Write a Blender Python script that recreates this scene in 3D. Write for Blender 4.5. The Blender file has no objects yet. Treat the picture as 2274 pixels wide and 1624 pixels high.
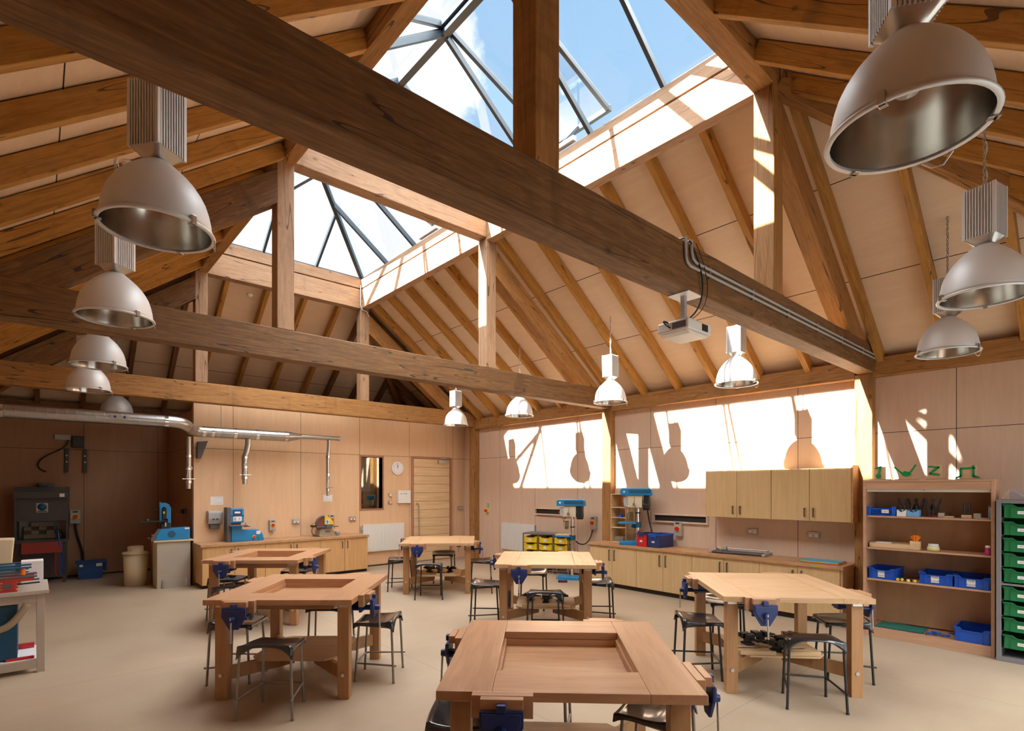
SUN_E, SKY_E, NEAR_E, LEFT_E, ROOF_E, EXPO = 24, 0.60, 26, 0, 15, 0.90
import bpy, math, random
from mathutils import Matrix, Vector
random.seed(7)
S = bpy.context.scene
C = S.collection
PI = math.pi
R = math.radians

# ------------------------------------------------------------------ mesh helper
class MB:
    def __init__(s):
        s.v = []; s.f = []; s.sm = []
    def add(s, vs, fs, m=None, smooth=False):
        o = len(s.v)
        for p in vs:
            p = Vector(p)
            if m is not None: p = m @ p
            s.v.append(tuple(p))
        for f in fs:
            s.f.append(tuple(i + o for i in f)); s.sm.append(smooth)
        return s
    def box(s, x0, x1, y0, y1, z0, z1, m=None):
        vs = [(x, y, z) for x in (x0, x1) for y in (y0, y1) for z in (z0, z1)]
        fs = [(0, 1, 3, 2), (4, 6, 7, 5), (0, 4, 5, 1), (2, 3, 7, 6), (0, 2, 6, 4), (1, 5, 7, 3)]
        return s.add(vs, fs, m)
    def cb(s, c, d, m=None):
        return s.box(c[0]-d[0]/2, c[0]+d[0]/2, c[1]-d[1]/2, c[1]+d[1]/2, c[2]-d[2]/2, c[2]+d[2]/2, m)
    def rod(s, p0, p1, r, r2=None, n=14, m=None, smooth=True):
        p0 = Vector(p0); p1 = Vector(p1); r2 = r if r2 is None else r2
        d = (p1 - p0).normalized()
        a = d.orthogonal().normalized(); b = d.cross(a)
        vs = []
        for p, q in ((p0, r), (p1, r2)):
            for i in range(n):
                t = 2*PI*i/n
                vs.append(p + (a*math.cos(t) + b*math.sin(t))*q)
        fs = [(i, (i+1) % n, n+(i+1) % n, n+i) for i in range(n)]
        s.add(vs, fs, m, smooth)
        s.add(vs, [tuple(range(n))[::-1], tuple(range(n, 2*n))], m)
        return s
    def tube(s, pts, r, n=8, m=None, rib=None):
        P = [Vector(p) for p in pts]
        vs = []; N = len(P)
        a = None
        for k in range(N):
            d = (P[min(k+1, N-1)] - P[max(k-1, 0)]).normalized()
            if a is None: a = d.orthogonal().normalized()
            a = (a - d*a.dot(d)).normalized(); b = d.cross(a)
            rr = r if rib is None else r*(1 + rib*(k % 2))
            for i in range(n):
                t = 2*PI*i/n
                vs.append(P[k] + (a*math.cos(t) + b*math.sin(t))*rr)
        fs = [(k*n+i, k*n+(i+1) % n, (k+1)*n+(i+1) % n, (k+1)*n+i) for k in range(N-1) for i in range(n)]
        s.add(vs, fs, m, True)
        s.add([vs[i] for i in range(n)] + [vs[(N-1)*n+i] for i in range(n)], [tuple(range(n))[::-1], tuple(range(n, 2*n))], m)
        return s
    def lathe(s, prof, n=32, m=None, close=False, smooth=True, a0=0, a1=2*PI):
        full = abs(a1-a0-2*PI) < 1e-6
        k = n if full else n+1
        vs = [(r*math.cos(a0+(a1-a0)*i/n), r*math.sin(a0+(a1-a0)*i/n), z) for r, z in prof for i in range(k)]
        fs = []
        for j in range(len(prof)-1):
            for i in range(n):
                i2 = (i+1) % k
                fs.append((j*k+i, j*k+i2, (j+1)*k+i2, (j+1)*k+i))
        s.add(vs, fs, m, smooth)
        if close:
            s.add(vs[:k], [tuple(range(k))[::-1]], m); s.add(vs[-k:], [tuple(range(k))], m)
        return s
    def prism(s, poly, a, b, axis='y', m=None):
        n = len(poly)
        def P(u, w, t):
            return {'y': (u, t, w), 'x': (t, u, w), 'z': (u, w, t)}[axis]
        vs = [P(u, w, a) for u, w in poly] + [P(u, w, b) for u, w in poly]
        fs = [tuple(range(n))[::-1], tuple(range(n, 2*n))] + [(i, (i+1) % n, n+(i+1) % n, n+i) for i in range(n)]
        return s.add(vs, fs, m)
    def grid(s, fn, nu, nv, m=None):
        vs = [fn(i/nu, j/nv) for j in range(nv+1) for i in range(nu+1)]
        fs = [(j*(nu+1)+i, j*(nu+1)+i+1, (j+1)*(nu+1)+i+1, (j+1)*(nu+1)+i) for j in range(nv) for i in range(nu)]
        return s.add(vs, fs, m, True)
    def build(s, name, mat, parent=None, bevel=0, solid=0, loc=None, rot=None, seg=2):
        me = bpy.data.meshes.new(name)
        me.from_pydata(s.v, [], s.f)
        me.polygons.foreach_set('use_smooth', s.sm)
        import bmesh
        bm = bmesh.new(); bm.from_mesh(me); bmesh.ops.recalc_face_normals(bm, faces=bm.faces); bm.to_mesh(me); bm.free()
        me.update()
        if mat is not None: me.materials.append(mat)
        o = bpy.data.objects.new(name, me); C.objects.link(o)
        if parent is not None: o.parent = parent
        if loc is not None: o.location = loc
        if rot is not None: o.rotation_euler = rot
        if solid:
            k = o.modifiers.new('thickness', 'SOLIDIFY'); k.thickness = solid; k.offset = 0
        if bevel:
            k = o.modifiers.new('edge', 'BEVEL'); k.width = bevel; k.segments = seg; k.limit_method = 'ANGLE'; k.angle_limit = R(40)
        return o

def tag(o, label, cat, group=None, kind=None):
    o['label'] = label; o['category'] = cat
    if group: o['group'] = group
    if kind: o['kind'] = kind
    return o
def thing(name, label, cat, loc=(0, 0, 0), rz=0, group=None):
    o = bpy.data.objects.new(name, None); o.empty_display_size = .1
    C.objects.link(o); o.location = loc; o.rotation_euler = (0, 0, rz)
    return tag(o, label, cat, group)
def struct(o):
    o['kind'] = 'structure'; return o
def dup(root, loc, rz, label, group=None):
    def cp(o, par):
        c = o.copy(); C.objects.link(c)
        if par is not None: c.parent = par
        for ch in [x for x in KIDS.get(o.name, o.children)]: cp(ch, c)
        return c
    c = cp(root, None)
    c.location = loc; c.rotation_euler = (0, 0, rz); c['label'] = label
    if group: c['group'] = group
    return c
KIDS = {}
def T(x=0, y=0, z=0, rx=0, ry=0, rz=0):
    return Matrix.Translation((x, y, z)) @ Matrix.Rotation(rz, 4, 'Z') @ Matrix.Rotation(ry, 4, 'Y') @ Matrix.Rotation(rx, 4, 'X')
def arc(c, r, a0, a1, n, plane='xz', k=0):
    out = []
    for i in range(n+1):
        t = a0 + (a1-a0)*i/n
        u, w = r*math.cos(t), r*math.sin(t)
        out.append({'xz': (c[0]+u, c[1], c[2]+w), 'xy': (c[0]+u, c[1]+w, c[2]), 'yz': (c[0], c[1]+u, c[2]+w)}[plane])
    return out
def bez(p0, p1, p2, p3, n=14):
    p0, p1, p2, p3 = map(Vector, (p0, p1, p2, p3))
    return [p0*(1-t)**3 + p1*3*t*(1-t)**2 + p2*3*t*t*(1-t) + p3*t**3 for t in [i/n for i in range(n+1)]]

# ------------------------------------------------------------------ materials
def srgb(r, g, b):
    f = lambda c: (c/255/12.92) if c/255 <= .04045 else ((c/255+.055)/1.055)**2.4
    return (f(r), f(g), f(b), 1)
def newmat(name):
    m = bpy.data.materials.new(name); m.use_nodes = True
    nt = m.node_tree; b = nt.nodes['Principled BSDF']
    return m, nt, b
def N(nt, typ, **kw):
    n = nt.nodes.new(typ)
    for k, v in kw.items(): setattr(n, k, v)
    return n
def L(nt, a, b): nt.links.new(a, b)
def ramp(nt, fac, stops):
    r = N(nt, 'ShaderNodeValToRGB')
    e = r.color_ramp.elements
    e[0].position, e[0].color = stops[0]
    e[1].position, e[1].color = stops[-1]
    for p, c in stops[1:-1]:
        x = e.new(p); x.color = c
    L(nt, fac, r.inputs[0])
    return r.outputs[0]
def mth(nt, op, a, b=None, clamp=False):
    n = N(nt, 'ShaderNodeMath', operation=op); n.use_clamp = clamp
    for i, x in enumerate((a, b)):
        if x is None: continue
        if isinstance(x, (int, float)): n.inputs[i].default_value = x
        else: L(nt, x, n.inputs[i])
    return n.outputs[0]
def mixc(nt, fac, a, b, mode='MIX'):
    n = N(nt, 'ShaderNodeMix', data_type='RGBA', blend_type=mode)
    if isinstance(fac, (int, float)): n.inputs[0].default_value = fac
    else: L(nt, fac, n.inputs[0])
    for i, x in ((6, a), (7, b)):
        if isinstance(x, tuple): n.inputs[i].default_value = x
        else: L(nt, x, n.inputs[i])
    return n.outputs[2]
def coords(nt, scale=(1, 1, 1), which='Object', rnd=True):
    tc = N(nt, 'ShaderNodeTexCoord'); mp = N(nt, 'ShaderNodeMapping')
    mp.inputs['Scale'].default_value = scale
    L(nt, tc.outputs[which], mp.inputs['Vector'])
    if rnd:
        oi = N(nt, 'ShaderNodeObjectInfo')
        vm = N(nt, 'ShaderNodeVectorMath', operation='SCALE'); vm.inputs[0].default_value = (37, 21, 11)
        L(nt, oi.outputs['Random'], vm.inputs['Scale'])
        L(nt, vm.outputs[0], mp.inputs['Location'])
    return mp.outputs[0]
def noise(nt, vec, scale, detail=4, rough=.55, dist=0):
    n = N(nt, 'ShaderNodeTexNoise'); n.inputs['Scale'].default_value = scale; n.inputs['Detail'].default_value = detail
    n.inputs['Roughness'].default_value = rough; n.inputs['Distortion'].default_value = dist
    L(nt, vec, n.inputs['Vector']); return n.outputs['Fac']
def bump(nt, b, h, strength, dist=.002):
    n = N(nt, 'ShaderNodeBump'); n.inputs['Strength'].default_value = strength; n.inputs['Distance'].default_value = dist
    L(nt, h, n.inputs['Height']); L(nt, n.outputs[0], b.inputs['Normal'])

def timber(name, c0, c1, c2, knots=True, rough=.65):
    m, nt, b = newmat(name)
    v = coords(nt, (.7, 7, 7))
    g = noise(nt, v, 4.5, 6, .62, 1.1)
    g2 = noise(nt, coords(nt, (.8, 1.6, 1.6)), 1.2, 3)
    col = ramp(nt, g, [(.22, c0), (.5, c1), (.78, c2)])
    col = mixc(nt, mth(nt, 'MULTIPLY', g2, .55), col, mixc(nt, .5, col, c0), 'MIX')
    saw = noise(nt, coords(nt, (26, 1.1, 1.1)), 1, 3, .6)
    col = mixc(nt, mth(nt, 'MULTIPLY', saw, .22), col, c0)
    band = ramp(nt, noise(nt, coords(nt, (3.2, .5, .8)), 1, 4, .6), [(.60, (0, 0, 0, 1)), (.72, (1, 1, 1, 1))])
    col = mixc(nt, mth(nt, 'MULTIPLY', band, .38), col, tuple(x*.45 for x in c0[:3]) + (1,))
    # long drying cracks (fine dark lines along the grain)
    v3 = coords(nt, (.12, 2.2, 2.2))
    cr = noise(nt, v3, 4, 1, .4)
    line = mth(nt, 'LESS_THAN', mth(nt, 'ABSOLUTE', mth(nt, 'SUBTRACT', cr, .5)), .005)
    col = mixc(nt, mth(nt, 'MULTIPLY', line, .8), col, tuple(x*.25 for x in c0[:3]) + (1,))
    if knots:
        vo = N(nt, 'ShaderNodeTexVoronoi'); vo.inputs['Scale'].default_value = 3.0
        L(nt, coords(nt, (.9, 1.5, 1.5)), vo.inputs['Vector'])
        k = ramp(nt, vo.outputs['Distance'], [(.0, (1, 1, 1, 1)), (.07, (.75, .75, .75, 1)), (.085, (.25, .25, .25, 1)), (.15, (0, 0, 0, 1))])
        col = mixc(nt, mth(nt, 'MULTIPLY', k, .75), col, tuple(x*.35 for x in c0[:3]) + (1,))
        # grey weather stains
        st = ramp(nt, noise(nt, coords(nt, (1.2, 2, 2)), 1.7, 4), [(.58, (0, 0, 0, 1)), (.74, (1, 1, 1, 1))])
        col = mixc(nt, mth(nt, 'MULTIPLY', st, .42), col, (.12, .085, .06, 1))
    L(nt, col, b.inputs['Base Color']); b.inputs['Roughness'].default_value = rough
    bump(nt, b, g, .25)
    return m
def flatwood(name, c0, c1, sc=(3, 30, 30), rough=.45, spec=.4, bmp=.05, jitter=.12):
    m, nt, b = newmat(name)
    g = noise(nt, coords(nt, sc), 1, 5, .6, .5)
    col = ramp(nt, g, [(.3, c0), (.7, c1)])
    oi = N(nt, 'ShaderNodeObjectInfo')
    col = mixc(nt, mth(nt, 'MULTIPLY', oi.outputs['Random'], jitter*2), col, c0)
    L(nt, col, b.inputs['Base Color']); b.inputs['Roughness'].default_value = rough
    b.inputs['Specular IOR Level'].default_value = spec
    bump(nt, b, g, bmp)
    return m
def plain(name, c, rough=.5, metal=0, spec=.5, var=.08, coat=0):
    m, nt, b = newmat(name)
    g = noise(nt, coords(nt, (1, 1, 1)), 9, 3)
    col = mixc(nt, mth(nt, 'MULTIPLY', g, var*2), c, tuple(x*.6 for x in c[:3]) + (1,))
    L(nt, col, b.inputs['Base Color'])
    b.inputs['Roughness'].default_value = rough; b.inputs['Metallic'].default_value = metal
    b.inputs['Specular IOR Level'].default_value = spec
    if coat: b.inputs['Coat Weight'].default_value = coat; b.inputs['Coat Roughness'].default_value = .08
    return m
def ply(name, c0, c1, xs=(), ys=(), zs=(), grain='z', rough=.55, line=.0035, lc=(.03, .018, .01, 1), dark=(.30, .15, .08, 1)):
    """Plywood sheets; dark open joints between sheets at the given world positions."""
    m, nt, b = newmat(name)
    sc = {'z': (9, 9, 1.1), 'x': (1.1, 9, 9), 'y': (9, 1.1, 9)}[grain]
    g = noise(nt, coords(nt, sc, rnd=False), 1, 6, .6, 1.2)
    sp = noise(nt, coords(nt, (1, 1, 1), rnd=False), .9, 3)
    col = ramp(nt, g, [(.25, c0), (.72, c1)])
    col = mixc(nt, mth(nt, 'MULTIPLY', ramp(nt, sp, [(.4, (0, 0, 0, 1)), (.75, (1, 1, 1, 1))]), .35), col, c0)
    fn = noise(nt, coords(nt, tuple(x*9 for x in sc), rnd=False), 1, 2)
    col = mixc(nt, mth(nt, 'MULTIPLY', fn, .12), col, dark)
    tc = N(nt, 'ShaderNodeTexCoord'); sx = N(nt, 'ShaderNodeSeparateXYZ'); L(nt, tc.outputs['Object'], sx.inputs[0])
    fac = None
    for ax, lst in zip('XYZ', (xs, ys, zs)):
        for p in lst:
            f = mth(nt, 'LESS_THAN', mth(nt, 'ABSOLUTE', mth(nt, 'SUBTRACT', sx.outputs[ax], p)), line)
            fac = f if fac is None else mth(nt, 'MAXIMUM', fac, f)
    if fac is not None: col = mixc(nt, fac, col, lc)
    L(nt, col, b.inputs['Base Color']); b.inputs['Roughness'].default_value = rough
    b.inputs['Specular IOR Level'].default_value = .3
    return m
def glassmat(name, tint=(.93, .97, .98, 1), refl=.1):
    m, nt, b = newmat(name)
    nt.nodes.remove(b)
    t = N(nt, 'ShaderNodeBsdfTransparent'); t.inputs[0].default_value = tint
    g = N(nt, 'ShaderNodeBsdfGlossy'); g.inputs['Roughness'].default_value = .02
    fr = N(nt, 'ShaderNodeFresnel'); fr.inputs[0].default_value = 1.45
    mx = N(nt, 'ShaderNodeMixShader')
    L(nt, mth(nt, 'ADD', mth(nt, 'MULTIPLY', fr.outputs[0], .25), refl), mx.inputs[0])
    L(nt, t.outputs[0], mx.inputs[1]); L(nt, g.outputs[0], mx.inputs[2])
    L(nt, mx.outputs[0], nt.nodes['Material Output'].inputs[0])
    return m

M = {}
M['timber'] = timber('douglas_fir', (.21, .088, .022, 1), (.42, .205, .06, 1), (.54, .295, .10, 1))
M['timber_dark'] = timber('douglas_fir_weathered', (.085, .037, .012, 1), (.20, .098, .032, 1), (.33, .175, .062, 1))  # same fir with shade put into its colour, for the shaded timbers
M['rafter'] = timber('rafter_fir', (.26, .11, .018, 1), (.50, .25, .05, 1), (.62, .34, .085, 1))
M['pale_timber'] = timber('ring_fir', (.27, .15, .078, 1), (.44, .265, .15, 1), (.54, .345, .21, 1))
M['beech'] = flatwood('beech_top', (.40, .205, .10, 1), (.54, .30, .16, 1), (2, 22, 22), .33, .5)
M['beech_y'] = flatwood('beech_top_cross', (.40, .205, .10, 1), (.54, .30, .16, 1), (22, 2, 22), .33, .5)
M['beech_leg'] = flatwood('beech_leg', (.34, .17, .07, 1), (.46, .25, .11, 1), (22, 22, 2), .45, .4)
M['oakish'] = flatwood('pale_top', (.50, .30, .15, 1), (.64, .42, .23, 1), (2, 22, 22), .45, .4)
M['oakish_y'] = flatwood('pale_top_cross', (.50, .30, .15, 1), (.64, .42, .23, 1), (22, 2, 22), .42, .4)
M['door_ply'] = flatwood('cabinet_front', (.56, .37, .17, 1), (.66, .46, .24, 1), (30, 30, 1.6), .45, .4, jitter=.05)
M['door_ply_warm'] = flatwood('cabinet_front_warm', (.56, .32, .13, 1), (.66, .41, .19, 1), (30, 30, 1.6), .45, .4, jitter=.05)
M['worktop'] = flatwood('worktop_oak', (.40, .21, .09, 1), (.55, .32, .16, 1), (8, 8, 30), .4, .45)
M['shelfwood'] = flatwood('shelf_birch', (.45, .25, .15, 1), (.56, .34, .21, 1), (2, 2, 12), .5, .35)
M['pine'] = flatwood('pine_board', (.62, .42, .22, 1), (.76, .56, .34, 1), (1.5, 12, 22), .5, .35)
M['white'] = plain('white_enamel', (.78, .77, .74, 1), .35)
M['cream'] = plain('cream_paint', (.72, .62, .42, 1), .5)
M['offwhite'] = plain('offwhite_board', (.44, .39, .32, 1), .5)
M['alu'] = plain('satin_aluminium', (.72, .735, .75, 1), .5, .35, var=.03)
M['alu_shade'] = plain('satin_spun_shade', (.72, .735, .75, 1), .5, .25, var=.02)
M['reflector'] = plain('polished_reflector', (.55, .53, .49, 1), .2, 1, var=.05)
M['steel'] = plain('brushed_steel', (.55, .53, .50, 1), .3, 1)
M['chrome'] = plain('chrome', (.75, .74, .72, 1), .12, 1)
M['galv'] = plain('galvanised_duct', (.48, .475, .46, 1), .32, 1, var=.15)
M['blackmetal'] = plain('black_metal', (.02, .019, .018, 1), .35)
M['greymetal'] = plain('grey_tube', (.28, .25, .22, 1), .35, .6)
M['seat'] = plain('black_polyprop', (.020, .020, .024, 1), .16, coat=.5)
M['blueiron'] = plain('blue_casting', (.012, .032, .15, 1), .4)
M['machblue'] = plain('machine_blue', (.01, .22, .52, 1), .4)
M['machblue_dark'] = plain('machine_blue_dark', (.01, .09, .18, 1), .45)
M['castgrey'] = plain('cast_grey', (.10, .10, .11, 1), .5)
M['rubber'] = plain('black_rubber', (.015, .014, .014, 1), .6)
M['red'] = plain('signal_red', (.60, .02, .02, 1), .4)
M['yellow'] = plain('signal_yellow', (.85, .60, .02, 1), .4)
M['green'] = plain('tray_green', (.005, .16, .05, 1), .45)
M['greenacr'] = plain('green_acrylic', (.005, .30, .09, 1), .3)
M['tealgreen'] = plain('cutting_mat_green', (.01, .17, .13, 1), .6)
M['trayblue'] = plain('tray_blue', (.01, .09, .50, 1), .4)
M['navy'] = plain('navy_plastic', (.02, .035, .14, 1), .5)
M['cyan'] = plain('cyan_sheet', (.06, .46, .68, 1), .4)
M['paper'] = plain('paper', (.80, .79, .80, 1), .7)
M['grey'] = plain('grey_plastic', (.42, .41, .40, 1), .5)
M['darkgrey'] = plain('dark_grey_paint', (.06, .058, .052, 1), .5)
M['brick'] = plain('fire_brick', (.42, .36, .28, 1), .9, var=.5)
M['orange'] = plain('orange_plastic', (.85, .22, .01, 1), .45)
M['sander'] = plain('abrasive', (.22, .07, .05, 1), .9)
M['slatedark'] = plain('vent_slots', (.03, .022, .018, 1), .6)
M['bar'] = plain('glazing_bar_grey', (.055, .075, .095, 1), .35, .3)
M['glass'] = glassmat('roof_glass', (.95, .97, .98, 1), .02)
M['pane'] = glassmat('window_glass', (.55, .60, .50, 1), .22)
M['ink'] = plain('ink', (.03, .03, .04, 1), .7)
M['hose'] = plain('dust_hose', (.34, .27, .18, 1), .5)
M['wax'] = plain('wax_yellow', (.75, .72, .35, 1), .6)
M['handle'] = plain('bronzed_handle', (.16, .12, .09, 1), .4, .7)
M['gap'] = plain('shadow_plinth', (.035, .022, .014, 1), .8)  # near-black standing in for shade in gaps and recesses

# ------------------------------------------------------------------ camera
CAMH = 1.75
cam = bpy.data.cameras.new('camera'); co = bpy.data.objects.new('camera', cam); C.objects.link(co)
co.location = (0, 0, CAMH)
heading = math.atan2(.7513, .6600)
co.rotation_euler = (PI/2, 0, heading - PI/2)
cam.sensor_fit = 'HORIZONTAL'; cam.sensor_width = 36
cam.lens = 36*1207.5/2274
cam.shift_y = 270/2274
cam.clip_start = .05; cam.clip_end = 200
S.camera = co
# ------------------------------------------------------------------ the shell
XL, XR = -.85, 8.13          # long walls
YN, YB, YF = -.81, 11.06, 13.65   # near wall, partition wall with the door, rear wall of the niche
XN = 2.14                    # return wall of the niche
RX0, RX1, RY0, RY1 = 2.10, 5.20, 2.14, 10.67   # outer edges of the timber ring under the roof lantern
ZR = 5.43                    # underside of the ring
SL = .75                     # roof pitch
def zb(out): return ZR - SL*out          # underside of the rafters, OUT metres outside the ring
RV = .19                     # vertical depth of the rafters

wallc = ((.66, .475, .345, 1), (.74, .55, .41, 1))
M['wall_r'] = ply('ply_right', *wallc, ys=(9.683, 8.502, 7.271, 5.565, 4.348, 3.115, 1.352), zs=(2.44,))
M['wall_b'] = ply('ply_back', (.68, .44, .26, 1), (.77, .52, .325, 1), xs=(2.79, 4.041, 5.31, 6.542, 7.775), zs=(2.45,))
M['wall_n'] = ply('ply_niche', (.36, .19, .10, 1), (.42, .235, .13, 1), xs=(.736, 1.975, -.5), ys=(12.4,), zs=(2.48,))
M['ceil_lr'] = ply('ply_ceiling_long', (.76, .58, .41, 1), (.83, .66, .49, 1), xs=(7.17, 6.2, .13, 1.1), grain='y', line=.004)
M['ceil_ends'] = ply('ply_ceiling_ends', (.76, .58, .41, 1), (.83, .66, .49, 1), ys=(11.65, 12.62, 1.16, .19), grain='x', line=.004)

def wallbox(name, mat, *b):
    return struct(MB().box(*b).build(name, mat))
# floor
m, nt, b = newmat('pale_resin_floor')
v = coords(nt, (1, 1, 1), rnd=False)
n1 = noise(nt, v, 1.1, 6, .6, .4); n2 = noise(nt, coords(nt, (1, 5, 1), rnd=False), 2.4, 5, .65); n3 = noise(nt, v, 24, 3)
col = ramp(nt, n1, [(.3, (.36, .28, .20, 1)), (.7, (.465, .375, .275, 1))])
col = mixc(nt, mth(nt, 'MULTIPLY', n2, .4), col, (.36, .25, .16, 1))
col = mixc(nt, mth(nt, 'MULTIPLY', n3, .1), col, (.34, .25, .17, 1))
sx = N(nt, 'ShaderNodeSeparateXYZ'); L(nt, v, sx.inputs[0])
wob = mth(nt, 'MULTIPLY', mth(nt, 'SUBTRACT', noise(nt, v, 1.3, 2), .5), .03)
fac = None
for ax, p in (('Y', 6.21), ('Y', 2.05), ('X', 2.9), ('X', 5.9), ('Y', 9.6)):
    f = mth(nt, 'LESS_THAN', mth(nt, 'ABSOLUTE', mth(nt, 'ADD', mth(nt, 'SUBTRACT', sx.outputs[ax], p), wob)), .0035)
    fac = f if fac is None else mth(nt, 'MAXIMUM', fac, f)
col = mixc(nt, mth(nt, 'MULTIPLY', fac, .55), col, (.22, .15, .10, 1))
L(nt, col, b.inputs['Base Color']); L(nt, ramp(nt, n1, [(.3, (.42, .42, .42, 1)), (.7, (.56, .56, .56, 1))]), b.inputs['Roughness'])
b.inputs['Specular IOR Level'].default_value = .4
M['floor'] = m
wallbox('floor', M['floor'], XL-.15, XR+.15, YN-.15, YF+.15, -.1, 0)

# walls
ZW = 3.40
wallbox('wall_right', M['wall_r'], XR, XR+.15, YN-.15, YB+.1, 0, ZW)
# partition wall around the window and the door openings
W0, W1, WZ0, WZ1 = 5.345, 5.852, 1.276, 2.407
D0, D1, DZ = 6.60, 7.72, 2.44
mb = MB()
mb.box(XN, W0, YB, YB+.14, 0, ZW); mb.box(W1, D0, YB, YB+.14, 0, ZW); mb.box(D1, XR+.15, YB, YB+.14, 0, ZW)
mb.box(W0, W1, YB, YB+.14, 0, WZ0); mb.box(W0, W1, YB, YB+.14, WZ1, ZW); mb.box(D0, D1, YB, YB+.14, DZ, ZW)
struct(mb.build('wall_back', M['wall_b']))
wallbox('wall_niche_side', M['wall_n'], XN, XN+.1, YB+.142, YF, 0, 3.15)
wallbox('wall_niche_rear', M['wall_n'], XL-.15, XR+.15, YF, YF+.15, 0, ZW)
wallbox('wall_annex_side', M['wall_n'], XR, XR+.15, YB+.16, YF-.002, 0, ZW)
# side wall closed; near wall gets added, unseen glazed openings for fill light
def openwall(name, axis, pos, a0, a1, holes, thick, z1=ZW):
    mb = MB(); last = a0
    def bx(u0, u1, z0, zt):
        if axis == 'x': mb.box(pos, pos+thick, u0, u1, z0, zt)
        else: mb.box(u0, u1, pos, pos+thick, z0, zt)
    for h0, h1, hz0, hz1 in holes:
        bx(last, h0, 0, z1); 
        if hz0 > 0: bx(h0, h1, 0, hz0)
        bx(h0, h1, hz1, z1); last = h1
    bx(last, a1, 0, z1)
    return struct(mb.build(name, M['wall_n2']))
M['wall_n2'] = ply('ply_plain', (.50, .30, .18, 1), (.58, .36, .22, 1))
HL = []
HN = [(2.4, 4.7, .1, 3.0), (5.1, 7.6, .1, 3.0)]
openwall('wall_left', 'x', XL-.15, YN-.15, YF+.15, HL, .15)
openwall('wall_near', 'y', YN-.15, XL, XR, HN, .15)
def added_win(k, axis, pos, u0, u1, z0, z1):
    fr = MB(); w = .05
    def bx(a0, a1, b0, b1, t=.05):
        if axis == 'x': fr.box(pos-t/2, pos+t/2, a0, a1, b0, b1)
        else: fr.box(a0, a1, pos-t/2, pos+t/2, b0, b1)
    bx(u0, u0+w, z0, z1); bx(u1-w, u1, z0, z1); bx(u0+w, u1-w, z0, z0+w); bx(u0+w, u1-w, z1-w, z1); bx((u0+u1)/2-w/2, (u0+u1)/2+w/2, z0+w, z1-w)
    o = struct(fr.build('window_%d' % k, M['bar'], bevel=.003))  # invented window behind the camera, put in for fill light
    g = MB()
    if axis == 'x': g.box(pos-.004, pos+.004, u0+w, u1-w, z0+w, z1-w)
    else: g.box(u0+w, u1-w, pos-.004, pos+.004, z0+w, z1-w)
    g.build('pane', M['glass'], o)
added_win(2, 'y', YN-.08, *HN[0]); added_win(3, 'y', YN-.08, *HN[1])

# window into the next room (back wall)
fr = MB(); a, c, w = YB-.012, YB+.15, .035
fr.box(W0-w, W0, a, c, WZ0-w, WZ1+w); fr.box(W1, W1+w, a, c, WZ0-w, WZ1+w); fr.box(W0, W1, a, c, WZ0-w, WZ0); fr.box(W0, W1, a, c, WZ1, WZ1+w)
wo = struct(fr.build('window_1', flatwood('window_frame_wood', (.30, .12, .07, 1), (.40, .18, .10, 1)), bevel=.003))
MB().box(W0, W1, YB+.075, YB+.083, WZ0, WZ1).build('pane', M['pane'], wo)
# door
d = MB()
nb = 12; step = (DZ-.03)/nb
for i in range(nb): d.box(D0+.055, D1-.055, YB-.012, YB+.0005, .012+i*step, .0065+(i+1)*step)
do = struct(d.build('door_1', M['pine'], bevel=.003))
MB().box(D0+.055, D1-.055, YB+.001, YB+.03, .012, DZ-.02).build('backing', M['gap'], do)  # dark sheet painting the shade between the planks
f = MB(); f.box(D0-.012, D0+.045, YB-.02, YB+.14, 0, DZ+.03); f.box(D1-.045, D1+.012, YB-.02, YB+.14, 0, DZ+.03); f.box(D0+.045, D1-.045, YB-.02, YB+.14, DZ-.015, DZ+.03)
f.build('door_frame', flatwood('door_frame_wood', (.34, .15, .09, 1), (.44, .21, .12, 1), (20, 20, 2)), do, bevel=.003)
h = MB(); h.tube([(D0+.17, YB-.01, .25), (D0+.17, YB-.06, .27), (D0+.17, YB-.06, .35)], .011); h.rod((D0+.17, YB-.06, .3), (D0+.17, YB-.06, 1.33), .011)
h.tube([(D0+.17, YB-.06, 1.32), (D0+.155, YB-.055, 1.36), (D0+.14, YB-.03, 1.37), (D0+.13, YB-.008, 1.34)], .011)
h.build('door_handle', M['steel'], do)
h = MB(); h.box(D1-.40, D1-.12, YB-.065, YB-.01, DZ-.12, DZ-.045); h.tube([(D1-.16, YB-.04, DZ-.04), (D1-.28, YB-.16, DZ-.01), (D1-.36, YB-.04, DZ-.005)], .008)
h.build('door_closer', M['steel'], do, bevel=.006)
# dark strips painted as the shade where the sheets stop above the floor
struct(MB().box(2.245, D0-.02, YB-.004, YB-.0005, 0, .03).build('baseboard_back', M['gap']))
struct(MB().box(XL+.01, XN-.01, YF-.006, YF-.001, 0, .03).build('baseboard_niche', M['gap']))
struct(MB().box(XR-.004, XR-.0005, 6.6, 10.4, 0, .03).build('baseboard_right', M['gap']))

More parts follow.
